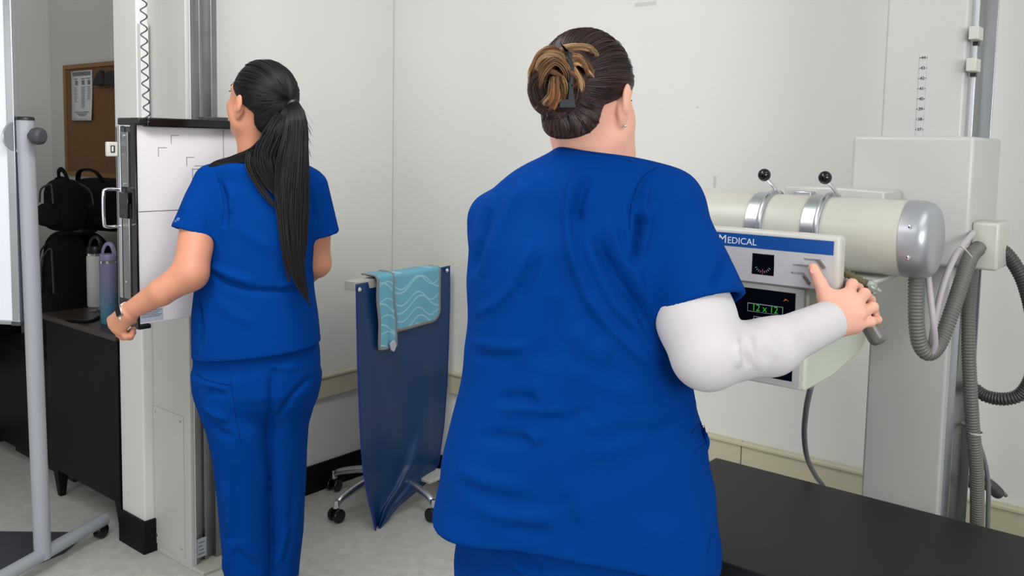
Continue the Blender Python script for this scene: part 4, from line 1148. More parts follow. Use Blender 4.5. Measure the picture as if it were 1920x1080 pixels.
# ================================================================== person with the hair bun (right)
pn = thing('person', 'person in blue scrubs with hair bun and white undersleeve gripping the x-ray unit handle', 'person', tuple(to_world(np.array([0.11, 1.6, 0.0]))))
DN = 1.60
NR = rings([(262, 1056, 1172, 1.575, 0.066), (276, 1046, 1188, 1.575, 0.070), (290, 1026, 1212, 1.575, 0.078), (308, 990, 1240, 1.58, 0.088), (330, 950, 1275, 1.585, 0.105), (360, 918, 1292, 1.59, 0.12), (400, 894, 1300, 1.60, 0.135), (450, 876, 1296, DN, 0.15),
            (520, 874, 1288, DN, 0.158), (600, 874, 1286, DN, 0.162), (680, 866, 1292, DN, 0.165), (740, 856, 1304, DN, 0.168), (800, 838, 1322, DN, 0.172),
            (860, 824, 1331, DN, 0.176), (930, 811, 1342, DN, 0.178), (1000, 798, 1350, DN, 0.178), (1075, 788, 1350, DN, 0.178)])
CA, CB = L(1045, 271, 1.52), L(1190, 297, 1.52)
hemc = L(1313, 576, 1.475); shr = L(1247, 380, 1.555)
sax = unit(hemc - shr)
def sleeve_r(P, off=0.0):
    f = rc(P, shr, hemc + sax * 0.07, 0.060 + off, 0.088 + off)
    f = smin(f, rc(P, L(1215, 352, 1.57), shr, 0.050 + off, 0.060 + off), 0.03)
    return f
lh = L(938, 560, 1.76); ls = L(932, 415, 1.63)
def sleeve_l(P, off=0.0): return rc(P, ls, lh, 0.056 + off, 0.062 + off)
def hem_z(P):
    r = P[0]
    return 0.765 - 0.10 * np.clip((r - 0.02) / 0.35, 0, 1) ** 1.3 * 0.72 - 0.012 * np.clip((-r) / 0.15, 0, 1) * 0
NEXP = lambda z: 2.35 + 1.1 * np.clip((1.02 - z) / 0.26, 0, 1)
def topfield(P):
    t = profile(P, NR, NEXP)
    s = smax(sleeve_r(P), (P[0] - hemc[0]) * sax[0] + (P[1] - hemc[1]) * sax[1] + (P[2] - hemc[2]) * sax[2] + 0.10 * 0 + 0.0, 0.006)
    f = smin(t, s, 0.028)
    sl = smax(sleeve_l(P), (P[0] - lh[0]) * 0 + (P[1] - lh[1] - 0.02), 0.006)
    f = smin(f, sl, 0.02)
    f = smax(f, hem_z(P) - P[2], 0.006)
    # sleeve and hem openings
    cav = np.maximum(sleeve_r(P, -0.012), -((P[0] - hemc[0]) * sax[0] + (P[1] - hemc[1]) * sax[1] + (P[2] - hemc[2]) * sax[2] + 0.035))
    f = smax(f, -cav, 0.003)
    cav = np.maximum(profile(P, NR * np.array([1, 1, 1, 1, 1]) - np.array([0, 0, 0, 0.009, 0.009]), NEXP), P[2] - hem_z(P) - 0.03)
    f = smax(f, -cav, 0.003)
    # collar line
    f = smax(f, (P[2] - CA[2]) - (P[0] - CA[0]) * (CB[2] - CA[2]) / (CB[0] - CA[0]), 0.005)
    return f
nf = folds([
    ([(1092, 310), (1073, 350), (1062, 400), (1066, 450), (1078, 500), (1100, 545)], 0.010, 11),
    ([(1105, 330), (1084, 385), (1084, 420)], -0.006, 10),
    ([(1098, 420), (1110, 480), (1125, 520), (1150, 570), (1190, 610), (1215, 640)], 0.008, 12),
    ([(1112, 440), (1135, 480), (1165, 530), (1200, 580), (1222, 640)], -0.009, 12),
    ([(1130, 410), (1160, 455), (1190, 510), (1206, 560)], 0.008, 13),
    ([(1078, 510), (1110, 570), (1150, 620), (1200, 665), (1240, 700)], 0.006, 12),
    ([(1050, 470), (1080, 560), (1130, 640)], -0.005, 14),
    ([(1195, 400), (1200, 420), (1196, 450), (1188, 500)], -0.011, 7),
    ([(1212, 340), (1206, 390), (1212, 420)], 0.008, 8),
    ([(1225, 380), (1212, 440), (1200, 480)], 0.006, 8),
    ([(1232, 315), (1200, 345), (1183, 390), (1180, 420)], -0.004, 4),
    ([(985, 340), (960, 380), (930, 450), (905, 520)], 0.006, 13),
    ([(920, 390), (895, 460), (885, 520)], -0.008, 9),
    ([(1000, 450), (985, 490), (960, 540), (930, 570), (890, 590)], 0.006, 10),
    ([(1010, 480), (995, 520), (970, 560)], -0.004, 10),
    ([(1000, 708), (1012, 740), (1020, 762)], 0.007, 9),
    ([(935, 768), (975, 764), (1015, 768), (1060, 775)], 0.008, 8),
    ([(930, 750), (975, 745), (1010, 758)], -0.008, 9),
    ([(1015, 775), (1060, 790), (1100, 778), (1115, 800)], -0.006, 10),
    ([(1080, 780), (1105, 790), (1115, 810)], 0.006, 8),
    ([(985, 805), (1000, 818), (1015, 830)], 0.008, 9),
    ([(900, 818), (950, 822), (1005, 828)], -0.007, 9),
    ([(1120, 830), (1170, 810), (1230, 812), (1290, 790)], -0.006, 12),
    ([(1090, 850), (1150, 845), (1220, 820)], 0.004, 12),
    ([(1060, 700), (1110, 690), (1170, 730), (1240, 745)], 0.007, 16),
    ([(1070, 670), (1130, 700), (1180, 720)], -0.006, 14),
    ([(850, 900), (900, 925), (960, 945), (1030, 950)], -0.006, 12),
    ([(860, 880), (910, 905), (990, 915)], 0.005, 11),
    ([(880, 945), (940, 965), (1010, 968), (1045, 985)], 0.006, 11),
    ([(1035, 940), (1070, 950), (1078, 1000), (1070, 1040)], -0.007, 14),
    ([(1075, 930), (1095, 980), (1090, 1040)], 0.006, 14),
    ([(930, 985), (1000, 1000), (1040, 1000)], -0.006, 10),
    ([(1306, 755), (1318, 790), (1322, 830)], -0.008, 6),
    ([(1306, 870), (1312, 905), (1326, 950), (1330, 980)], -0.006, 8),
    ([(1160, 430), (1170, 470), (1195, 505)], -0.007, 9),
    ([(1365, 480), (1345, 520), (1335, 545)], -0.006, 9),
    ([(880, 640), (940, 650), (1000, 650)], 0.003, 9), ([(880, 665), (930, 672), (980, 668)], -0.003, 8),
    ([(1040, 560), (1030, 640), (1010, 690)], -0.006, 22), ([(1075, 610), (1100, 650), (1150, 670)], 0.007, 24),
], big=True)
def ndisp(V, N):
    x, y, z = V.T
    g = 0.0012 * np.sin(31 * x + 17 * z + 2 * np.sin(23 * z)) + 0.0008 * np.sin(57 * z - 22 * x)
    return nf(V, N) + g
top = organic('scrub_top', [(topfield, (-0.20, 1.32, 0.63), (0.46, 1.86, 1.50), 0.0042)], M_scrub, pn, it=3, disp=ndisp)
# raised seams lying on the cloth: found by walking the outer surface towards the viewer
from mathutils.bvhtree import BVHTree
def bvh_of(o):
    me = o.data
    return BVHTree.FromPolygons([v.co[:] for v in me.vertices], [p.vertices[:] for p in me.polygons])
def on_surface(bvh, pts, lift=0.0008):
    out = []
    for (x, y) in pts:
        d = Vector(rdir(x, y)).normalized()
        h = bvh.ray_cast(Vector(CAM), d)
        if h[0] is not None: out.append(np.array(h[0]) + np.array(h[1]) * lift)
    return out
def seam(name, bvh, pts, r, m, parent, lift=0.0004, flat=1.0):
    P = resample(catmull([np.array([a, b, 0.0]) for a, b in pts], 8), 4.0)
    S_ = on_surface(bvh, P[:, :2], lift)
    if len(S_) > 2: return MB().tube(np.array(S_), r, 6, flat=flat).build(name, m, parent, sharp=None)
bt_ = bvh_of(top)
seam('armhole_seam', bt_, [(1231, 315), (1212, 325), (1196, 345), (1186, 375), (1181, 405), (1180, 430)], 0.0009, M_scrubdark, top, 0.0002)
seam('side_seam', bt_, [(1332, 995), (1331, 1015), (1326, 1040)], 0.0011, M_scrubdark, top, 0.0)
seam('pocket_edge', bt_, [(1296, 812), (1306, 800), (1318, 790)], 0.0010, M_scrubdark, top, 0.0)
seam('pocket_edge', bt_, [(1301, 850), (1312, 838), (1326, 830)], 0.0010, M_scrubdark, top, 0.0)
seam('neckline_stitch', bt_, [(1040, 280), (1075, 282), (1120, 289), (1160, 297), (1190, 304)], 0.0006, M_scrubdark, top, 0.0)
# pocket flap standing off the right side
q = L(1317, 814, 1.57)
def pocket(P):
    f = ell(P, q, (0.010, 0.045, 0.034))
    return smax(f, -ell(P, q + [0.003, 0.0, 0.012], (0.0085, 0.040, 0.03)), 0.002)
organic('side_pocket', [(pocket, q - 0.07, q + 0.07, 0.0028)], M_scrub, pn)

# white undersleeve (arm in it)
A0, A1, A2, A3 = L(1262, 430, 1.545), L(1306, 600, 1.462), L(1326, 664, 1.43), L(1558, 600, 1.575)
mid = L(1446, 650, 1.49)
def armw(P, off=0.0):
    f = rc(P, A0, A1, 0.058 + off, 0.064 + off)
    f = smin(f, rc(P, A1, A2, 0.064 + off, 0.060 + off), 0.02)
    f = smin(f, rc(P, A2, mid, 0.058 + off, 0.0445 + off), 0.012)
    f = smin(f, rc(P, mid, A3, 0.0445 + off, 0.0365 + off), 0.03)
    return f
cax = unit(A3 - mid)
def usleeve(P):
    pl_ = (P[0] - A3[0]) * cax[0] + (P[1] - A3[1]) * cax[1] + (P[2] - A3[2]) * cax[2]
    f = smax(armw(P), pl_, 0.003)
    f = smax(f, -np.maximum(armw(P, -0.006), -(pl_ + 0.02)), 0.002)
    return f
def usleeve_l(P):
    b1 = L(945, 600, 1.80); b2 = L(1110, 610, 1.93)
    return smin(rc(P, lh, b1, 0.045, 0.048), rc(P, b1, b2, 0.046, 0.036), 0.02)
wf = folds([
    ([(1391, 632), (1394, 655), (1404, 690)], -0.004, 7), ([(1402, 628), (1408, 660), (1424, 695)], 0.0025, 7),
    ([(1418, 622), (1424, 650), (1440, 680)], -0.002, 8), ([(1436, 615), (1446, 650), (1462, 675)], 0.0015, 8),
    ([(1460, 606), (1472, 640), (1490, 668)], -0.0012, 8), ([(1388, 640), (1380, 660), (1384, 690)], 0.004, 8),
    ([(1500, 592), (1512, 620), (1524, 650)], 0.001, 7)])
organic('undersleeve', [(usleeve, (0.10, 1.33, 1.0), (0.64, 1.70, 1.36), 0.003)], M_undershirt, pn, it=3, disp=wf)
organic('undersleeve', [(usleeve_l, (-0.10, 1.57, 1.0), (0.24, 2.02, 1.40), 0.006)], M_undershirt, pn)

# hand with five separate fingers closing round the grip
wr = L(1556, 600, 1.572); wr0 = L(1530, 612, 1.555)
kn_ = {'index': L(1591, 553, 1.598), 'middle': L(1607, 568, 1.585), 'ring': L(1612, 588, 1.578), 'little': L(1606, 608, 1.578)}
fing = {
    'index': [kn_['index'], L(1598, 533, 1.625), L(1610, 540, 1.668), L(1598, 552, 1.685)],
    'middle': [kn_['middle'], L(1621, 551, 1.612), L(1632, 562, 1.655), L(1616, 572, 1.676)],
    'ring': [kn_['ring'], L(1636, 576, 1.602), L(1640, 590, 1.645), L(1624, 600, 1.662)],
    'little': [kn_['little'], L(1632, 603, 1.588), L(1645, 599, 1.612), L(1640, 612, 1.64)]}
frad = {'index': [.0115, .0100, .0088, .0078], 'middle': [.0118, .0102, .0090, .0080], 'ring': [.0112, .0098, .0086, .0076], 'little': [.0105, .0088, .0078, .0070]}
th_ = [L(1560, 585, 1.575), L(1550, 558, 1.595), L(1538, 532, 1.615), L(1525, 503, 1.628)]
def nhand(P):
    f = rc(P, wr0, wr, 0.029, 0.028, (unit([0.35, -0.9, 0.1]), 0.8))
    pal = None
    for k_, b in kn_.items():
        d = rc(P, wr + 0.30 * (b - kn_['middle']), b, 0.022, 0.0125)
        pal = d if pal is None else smin(pal, d, 0.012)
    f = smin(f, pal, 0.012)
    f = smin(f, rc(P, L(1555, 608, 1.58), L(1600, 612, 1.59), 0.024, 0.014), 0.014)
    t = chain(P, th_, [.021, .0155, .0118, .0098], 0.006)
    f = smin(f, t, 0.012)
    f = smin(f, rc(P, th_[1], kn_['index'], 0.012, 0.010), 0.012)
    for k_ in fing:
        g = chain(P, fing[k_], frad[k_], 0.004)
        for pj in (fing[k_][1],): g = smin(g, rc(P, pj, pj, frad[k_][1] * 1.05), 0.003)
        f = smin(f, g, 0.0045)
    return f
# head, neck, trunk and legs
AN = head_axes(math.radians(33), math.radians(-4)); HN = L(1101, 188, 1.565)
def nneck(P):
    f = head_field(P, HN, AN, 0.985)
    nk = rc(P, L(1110, 320, 1.585), L(1110, 240, 1.585), 0.072, 0.060)
    nk = smin(nk, rc(P, L(1144, 285, 1.60), L(1140, 245, 1.60), 0.042, 0.036), 0.03)
    return smin(f, nk, 0.03)
def ntrunk(P):
    t = profile(P, NR - np.array([0, 0, 0, 0.036, 0.04]), 2.3)
    t = smax(t, 0.86 - P[2], 0.02)
    t = smin(t, rc(P, np.array([0.05, 1.6, 0.84]), np.array([0.22, 1.6, 0.84]), 0.12), 0.03)
    for sx_ in (-1, 1):
        hp_ = np.array([0.14 + 0.085 * sx_, 1.6, 0.78])
        t = smin(t, rc(P, hp_, np.array([0.12 + 0.11 * sx_, 1.6, 0.09]), 0.09, 0.045), 0.03)
    return t
body = organic('body', [(nneck, HN + [-0.14, -0.14, -0.19], HN + [0.15, 0.17, 0.15], 0.0028), (nhand, (0.52, 1.52, 1.06), (0.70, 1.72, 1.26), 0.0019),
                        (ntrunk, (-0.22, 1.38, 0.0), (0.44, 1.82, 1.40), 0.012),
                        (lambda P: np.minimum(rc(P, L(1110, 610, 1.93), L(1150, 600, 1.99), 0.03, 0.03), rc(P, L(1150, 600, 1.99), L(1190, 590, 2.0), 0.026, 0.012)), (0.1, 1.85, 1.0), (0.36, 2.06, 1.26), 0.006)], M_skin, pn, it=2)
nb = bvh_of(body)
nl = to_world(L(1521, 508, 1.622))
nn = on_surface(nb, [(1524, 508)], 0.0004)
if nn:
    ax_ = to_world(unit(th_[3] - th_[2])); nrm = -rdir(1524, 508); nrm = nrm - ax_ * nrm.dot(ax_); nrm /= np.linalg.norm(nrm); sd_ = np.cross(ax_, nrm)
    pts = [nn[0] + ax_ * (0.0058 * math.sin(t)) + sd_ * (0.0046 * math.cos(t)) for t in np.linspace(0, 2 * PI, 18)[:-1]]
    MB().prism([p_ - nrm * 0.0008 for p_ in pts], nrm * 0.0012).build('thumbnail', M_nail, pn, 0.0004)
eyes(HN, AN, pn, 0.985)
# trousers and shoes
hipN = rings([(900, 852, 1322, DN, 0.14), (960, 855, 1334, DN, 0.155), (1040, 858, 1334, DN, 0.158), (1100, 862, 1330, DN, 0.158)])
def ntrou(P):
    f = profile(P, hipN, 2.3)
    for sx_ in (-1, 1):
        f = smin(f, rc(P, np.array([0.13 + 0.108 * sx_, 1.6, 0.66]), np.array([0.12 + 0.115 * sx_, 1.6, 0.06]), 0.118, 0.082), 0.03)
    return smax(f, 0.035 - P[2], 0.004)
tf = folds([([(920, 1030), (960, 1050), (1000, 1085)], 0.006, 8), ([(960, 1035), (990, 1055), (1020, 1075)], -0.006, 7)])
organic('scrub_trousers', [(ntrou, (-0.20, 1.38, 0.0), (0.44, 1.82, 0.86), 0.006)], M_scrub, pn, disp=tf)
for sx_ in (-1, 1): shoe([0.10 + 0.12 * sx_, 1.59, 0], pn, sx_)

# hair: smooth cap swept to the bun
h, r, u = AN
cN = HN + 0.985 * (-0.008 * h + 0.022 * u)
axN = np.array([0.101, 0.081, 0.099])
def loc(P, c, A):
    return [ (P[0] - c[0]) * v[0] + (P[1] - c[1]) * v[1] + (P[2] - c[2]) * v[2] for v in A]
def hairline(a, b, c):                        # >0 outside the hair: face, ear surround, neck
    f1 = a - np.where(c > 0.01, 0.055, np.clip(0.055 + (c - 0.01) * 2.1, -0.045, 0.055))
    f2 = -0.102 - c + 0.8 * np.clip(a + 0.07, 0, 1)
    return f1, f2
def ncap(P):
    f = ell(P, cN, axN, (h, r, u))
    f = smin(f, ell(P, HN + 0.985 * (-0.040 * h - 0.052 * u), (0.050, 0.058, 0.060), (h, r, u)), 0.02)
    a, b, c = loc(P, cN, (h, r, u))
    f1, f2 = hairline(a, b, c)
    return smax(smax(f, f1, 0.008), f2, 0.022)
hr = organic('hair', [(ncap, HN + [-0.14, -0.15, -0.13], HN + [0.14, 0.14, 0.15], 0.0032)], M_haircore, pn, it=3)
bunc = L(1046, 158, 1.462)
def cap_guides(c, axes, A, target, n, seed, dark, paler, zlow=-0.9, amax=0.58, rad_=0.003):
    g = np.random.default_rng(seed); out = []
    h, r, u = A
    tl = np.array([(target - c).dot(v) for v in A]) / axes; tl /= np.linalg.norm(tl)
    while len(out) < n:
        s = g.normal(size=3); s /= np.linalg.norm(s)
        if s[0] > amax or s[2] < zlow: continue
        a_, c_ = s[0] * axes[0], s[2] * axes[2]
        f1, f2 = hairline(np.array(a_), 0, np.array(c_))
        if f1 > -0.002 or f2 > -0.003: continue
        om = math.acos(np.clip(s.dot(tl), -1, 1))
        if om < 0.25: continue
        pts = []
        for t in np.linspace(0, 0.97, 9):
            q = (math.sin((1 - t) * om) * s + math.sin(t * om) * tl) / math.sin(om) if om < 3.0 else s * (1 - t) + tl * t
            q = q / np.linalg.norm(q)
            k = 1.005 + 0.012 * t
            pts.append(c + k * (q[0] * axes[0] * h + q[1] * axes[1] * r + q[2] * axes[2] * u))
        cc = paler if g.random() < 0.25 else dark  # a random quarter of the strands take the paler hair colour
        out.append((pts, [rad_ * 0.6, rad_, rad_], 5, cc, dark))
    return out
dk_, mdk, bl1, bl2, bl3 = (50, 31, 33), (84, 56, 56), (178, 130, 86), (228, 186, 136), (132, 88, 60)
gd = cap_guides(cN, axN, AN, bunc, 520, 5, dk_, mdk, rad_=0.005)
hb_ = bvh_of(hr)
def surf_guides(bvh, paths, rad_, cnt, ca, cb2, jit, n, seed):
    g2 = np.random.default_rng(seed); out = []
    for k in range(n):
        p = paths[k % len(paths)]; j = g2.normal(0, jit, 2)
        q = [(x + j[0] * (1 - i / (len(p))), y + j[1] * (1 - i / (len(p)))) for i, (x, y) in enumerate(p)]
        w = on_surface(bvh, q, 0.0012)
        if len(w) < 3: continue
        ok = all(np.linalg.norm(w[i + 1] - w[i]) < 0.06 for i in range(len(w) - 1))
        if ok: out.append(([np.array([v.dot(R2), v.dot(F2), v[2]]) for v in w], [rad_ * 0.5, rad_, rad_], cnt, ca if g2.random() < 0.7 else cb2, ca))
    return out
nape = [[(1030, 236), (1030, 222), (1034, 208), (1040, 196)], [(1034, 248), (1036, 234), (1040, 216), (1044, 200)], [(1046, 254), (1044, 236), (1046, 220), (1048, 200)], [(1062, 256), (1060, 238), (1056, 220), (1052, 200)], [(1082, 256), (1084, 240), (1076, 220), (1064, 200)],
        [(1104, 253), (1104, 238), (1092, 220), (1072, 202)], [(1124, 243), (1122, 232), (1104, 216), (1076, 198)], [(1142, 236), (1138, 226), (1114, 210), (1078, 192)],
        [(1156, 226), (1146, 216), (1116, 200), (1078, 184)], [(1164, 212), (1150, 204), (1118, 190), (1078, 176)]]
gd += surf_guides(hb_, nape, 0.0045, 8, dk_, (84, 58, 48), 5.0, 220, 4)
strands('hair_strands', gd, M_hair, hr, r=0.0006, seed=5)
# the bun
def bunf(P):
    f = ell(P, bunc, (0.047, 0.040, 0.052))
    f = smin(f, ell(P, L(1030, 178, 1.47), (0.032, 0.035, 0.034)), 0.015)
    f = smin(f, ell(P, L(1060, 125, 1.475), (0.045, 0.035, 0.032)), 0.015)
    return f
bn = organic('hair_bun', [(bunf, bunc - 0.09, bunc + 0.09, 0.0035)], mat('brown_bun', (62, 38, 32), 0.45, noise=0.3, nscale=50), pn)
BG = []
gb2 = np.random.default_rng(21)
def bg(pts, rad, cnt, ca, cb_):
    if cnt < 5:
        BG.append(([L(x, y, d) for x, y, d in pts], [q * 1.45 / FPX for q in rad], cnt, ca, cb_)); return
    for _ in range(7):
        R_ = max(rad); o0 = gb2.normal(0, R_ * 0.42, 2); o1 = gb2.normal(0, R_ * 0.5, 2); n_ = len(pts); od = gb2.normal(0, 0.006)
        q_ = [(x + o0[0] * (1 - i / (n_ - 1)) + o1[0] * (i / (n_ - 1)), y + o0[1] * (1 - i / (n_ - 1)) + o1[1] * (i / (n_ - 1)), d + od) for i, (x, y, d) in enumerate(pts)]
        kk = gb2.uniform(0.7, 1.15)
        BG.append(([L(*t_) for t_ in q_], [q * 0.42 * 1.45 / FPX for q in rad], max(6, cnt // 6), tuple(c * kk for c in ca), tuple(min(255, c * kk) for c in cb_)))
bg([(1062, 128, 1.43), (1040, 96, 1.425), (1015, 100, 1.43), (1001, 125, 1.44), (1004, 150, 1.45)], [8, 13, 12, 9, 5], 80, bl3, bl1)
bg([(1060, 150, 1.42), (1052, 112, 1.41), (1030, 104, 1.41), (1014, 118, 1.42), (1010, 140, 1.42)], [7, 12, 12, 10, 5], 80, bl1, bl2)
bg([(1068, 170, 1.42), (1066, 135, 1.405), (1045, 115, 1.405), (1022, 135, 1.41), (1012, 165, 1.42)], [7, 11, 12, 10, 5], 80, bl3, bl1)
bg([(1078, 108, 1.44), (1062, 92, 1.44), (1090, 86, 1.445), (1112, 92, 1.46), (1122, 106, 1.47)], [8, 9, 9, 6, 2], 90, bl3, bl2)
bg([(1052, 92, 1.44), (1078, 88, 1.44), (1102, 92, 1.455), (1118, 100, 1.465)], [6, 8, 7, 3], 70, bl1, bl2)
bg([(1070, 112, 1.425), (1088, 110, 1.425), (1100, 128, 1.435), (1103, 148, 1.45)], [8, 11, 11, 5], 90, bl3, bl1)
bg([(1068, 120, 1.42), (1085, 118, 1.42), (1104, 132, 1.44), (1111, 144, 1.455)], [6, 8, 6, 2], 60, bl1, bl2)
bg([(1070, 125, 1.42), (1078, 135, 1.42), (1088, 152, 1.43), (1092, 170, 1.445)], [7, 9, 8, 3], 80, bl1, bl2)
bg([(1060, 130, 1.41), (1072, 140, 1.41), (1080, 152, 1.42), (1078, 165, 1.43)], [7, 8, 7, 3], 60, bl3, bl1)
bg([(1040, 142, 1.405), (1034, 160, 1.40), (1030, 180, 1.41), (1014, 196, 1.42)], [5, 6, 6, 3], 50, bl1, bl2)
bg([(1044, 142, 1.40), (1044, 165, 1.395), (1042, 185, 1.40), (1032, 205, 1.42)], [6, 9, 9, 4], 80, bl3, (206, 138, 88))
bg([(1050, 142, 1.40), (1056, 160, 1.40), (1056, 180, 1.41), (1048, 198, 1.42)], [6, 8, 7, 4], 60, bl1, bl2)
bg([(1036, 145, 1.41), (1012, 142, 1.425), (1000, 165, 1.44), (1010, 190, 1.44), (1030, 205, 1.44)], [8, 13, 15, 14, 8], 130, dk_, mdk)
bg([(1026, 200, 1.45), (1046, 214, 1.44), (1066, 208, 1.45), (1080, 195, 1.46)], [7, 10, 9, 5], 80, dk_, mdk)
bg([(1020, 150, 1.41), (1030, 135, 1.405), (1046, 140, 1.40), (1060, 150, 1.405)], [5, 7, 7, 4], 50, mdk, bl3)
g = np.random.default_rng(9)
for k in range(26):                          # loose fly-away hairs
    a = g.uniform(1.2, 4.4); x0_, y0_ = 1046 + 44 * math.cos(a), 158 + 52 * math.sin(a) * (1 if a < PI else 1)
    x1_, y1_ = x0_ + g.uniform(10, 26) * math.cos(a), y0_ + g.uniform(8, 24) * math.sin(a)
    bg([(1046 + 30 * math.cos(a), 150 + 38 * math.sin(a), 1.44), (x0_, y0_, 1.44), ((x0_ + x1_) / 2 + g.uniform(-8, 8), (y0_ + y1_) / 2 + g.uniform(-8, 8), 1.44), (x1_, y1_, 1.45)], [0.5, 0.5, 0.5, 0.5], 1, bl3, bl1)
for k in range(30):                          # short hairs on the crown and the nape
    x_ = g.uniform(1075, 1180); y_ = 80 + ((x_ - 1110) / 78) ** 2 * 42
    bg([(x_, y_ + 8, 1.56), (x_ + g.uniform(-6, 6), y_ - 1, 1.56), (x_ + g.uniform(-14, 8), y_ - g.uniform(2, 6), 1.56)], [0.5] * 3, 1, dk_, mdk)
bb_ = bvh_of(bn)
arcs = []
for ro in (0.35, 0.6, 0.85, 0.98):
    for a0 in np.linspace(0, 2 * PI, 9)[:-1]:
        arcs.append([(1042 + 46 * ro * math.cos(a0 + t), 160 + 58 * ro * math.sin(a0 + t)) for t in np.linspace(0, 1.6, 6)])
BG += surf_guides(bb_, arcs, 0.0035, 7, dk_, (84, 54, 44), 3.0, 150, 14)
strands('bun_strands', BG, M_hair, bn, r=0.00055, seed=8, nseg=20)
# claw clip
def wpoly(pts, d): return [W(x, y, d) for x, y in pts]
cl1 = MB().prism(wpoly([(1049, 196), (1053, 187), (1066, 186), (1067, 162), (1063, 154), (1070, 156), (1075, 168), (1080, 202), (1051, 202)], 1.392), F2 * 0.008)
cl1.prism(wpoly([(1055, 86), (1064, 96), (1068, 112), (1074, 103), (1070, 98), (1060, 94)], 1.405), F2 * 0.01)
cp_ = catmull([W(1064, 104, 1.412), W(1072, 130, 1.402), W(1070, 160, 1.396)], 6)
cl1.tube(cp_, 0.004, 8)
cl1.build('claw_clip', mat('matte_black', (26, 30, 36), 0.55), pn, 0.0012)
q = to_world(HN + 0.985 * (-0.004 * h + 0.080 * r - 0.046 * u))
MB().ball(q, 0.0028, 12).build('ear_stud', M_chrome, pn)

# ================================================================== long-haired person (left)
pf = thing('person', 'person in blue scrubs with long black ponytail standing against the white receptor panel', 'person', tuple(to_world(np.array([-0.73, 2.5, 0.0]))))
DF = 2.50
FR = rings([(286, 468, 530, 2.49, 0.06), (298, 430, 556, 2.49, 0.075), (315, 396, 590, 2.49, 0.092), (335, 388, 600, DF, 0.10), (360, 392, 603, DF, 0.108), (400, 398, 600, DF, 0.115), (450, 402, 592, DF, 0.118),
            (500, 385, 586, DF, 0.118), (540, 368, 588, DF, 0.12), (590, 362, 596, DF, 0.125), (640, 362, 601, DF, 0.13), (700, 364, 603, DF, 0.135)])
fhl = L(366, 438, 2.44); fsl = L(398, 342, 2.475); fxl = unit(fhl - fsl)
fhr = L(602, 440, 2.53); fsr = L(585, 350, 2.51); fxr = unit(fhr - fsr)
def pd(P, o, n): return (P[0] - o[0]) * n[0] + (P[1] - o[1]) * n[1] + (P[2] - o[2]) * n[2]
def fsleL(P, off=0.0): return rc(P, fsl, fhl + fxl * 0.06, 0.052 + off, 0.073 + off)
def fsleR(P, off=0.0): return rc(P, fsr, fhr + fxr * 0.06, 0.046 + off, 0.056 + off)
fnl = unit(fxl + np.array([0.28, 0, 0]))
def fhem(P): return L(480, 671, 2.4)[2] + np.clip((P[0] + 0.73) / 0.18, -1, 1) * 0.022
def ftop(P):
    f = profile(P, FR, 2.3)
    f = smin(f, smax(fsleL(P), pd(P, fhl, fxl), 0.005), 0.028)
    f = smin(f, smax(fsleR(P), pd(P, fhr, fxr), 0.005), 0.02)
    f = smax(f, fhem(P) - P[2], 0.006)
    f = smax(f, -np.maximum(fsleL(P, -0.012), -(pd(P, fhl, fxl) + 0.03)), 0.003)
    f = smax(f, -np.maximum(fsleR(P, -0.011), -(pd(P, fhr, fxr) + 0.025)), 0.003)
    f = smax(f, -np.maximum(profile(P, FR - np.array([0, 0, 0, 0.009, 0.009]), 2.3), P[2] - fhem(P) - 0.03), 0.003)
    f = smax(f, -rc(P, L(478, 285, 2.47), L(478, 255, 2.47), 0.058, 0.064), 0.006)
    return f
ff = folds([
    ([(395, 508), (420, 530), (470, 545), (530, 546), (575, 540)], -0.007, 6), ([(390, 498), (430, 515), (480, 532)], 0.006, 8),
    ([(410, 335), (420, 370), (424, 400), (420, 430)], -0.007, 5), ([(424, 340), (436, 370), (432, 400)], 0.005, 6),
    ([(368, 560), (374, 580), (378, 620), (374, 655)], -0.007, 4), ([(440, 420), (480, 450), (520, 470)], 0.003, 12),
    ([(583, 350), (588, 380), (592, 420)], -0.006, 4), ([(520, 540), (550, 530), (580, 520)], 0.005, 7),
    ([(400, 560), (440, 590), (480, 610)], 0.003, 12), ([(345, 400), (350, 380), (362, 350)], 0.003, 8)])
ft = organic('scrub_top', [(ftop, (-1.0, 2.32, 0.76), (-0.47, 2.70, 1.46), 0.0042)], M_scrub, pf, it=3, disp=ff)
fb = bvh_of(ft)
seam('hem_stitch', fb, [(374, 668), (400, 673), (480, 674), (560, 662), (598, 650)], 0.0007, M_scrubdark, ft, 0.0)
seam('waist_seam', fb, [(400, 512), (425, 531), (470, 543), (520, 547), (560, 545)], 0.0008, M_scrubdark, ft, 0.0)
seam('armhole_seam', fb, [(404, 320), (413, 350), (419, 385), (416, 420)], 0.0008, M_scrubdark, ft, 0.0)
seam('side_seam', fb, [(373, 560), (379, 590), (377, 630), (371, 662)], 0.0008, M_scrubdark, ft, 0.0)
# tiny pale embroidered mark on the sleeve
M_emb = mat('pale_embroidery', (130, 160, 225), 0.7)
seam('sleeve_mark', fb, [(333, 409), (336, 408), (336, 412), (333, 414), (331, 411), (334, 409)], 0.0011, M_emb, ft, 0.0003)
seam('sleeve_mark', fb, [(328, 413), (331, 416), (327, 416)], 0.0011, M_emb, ft, 0.0003)
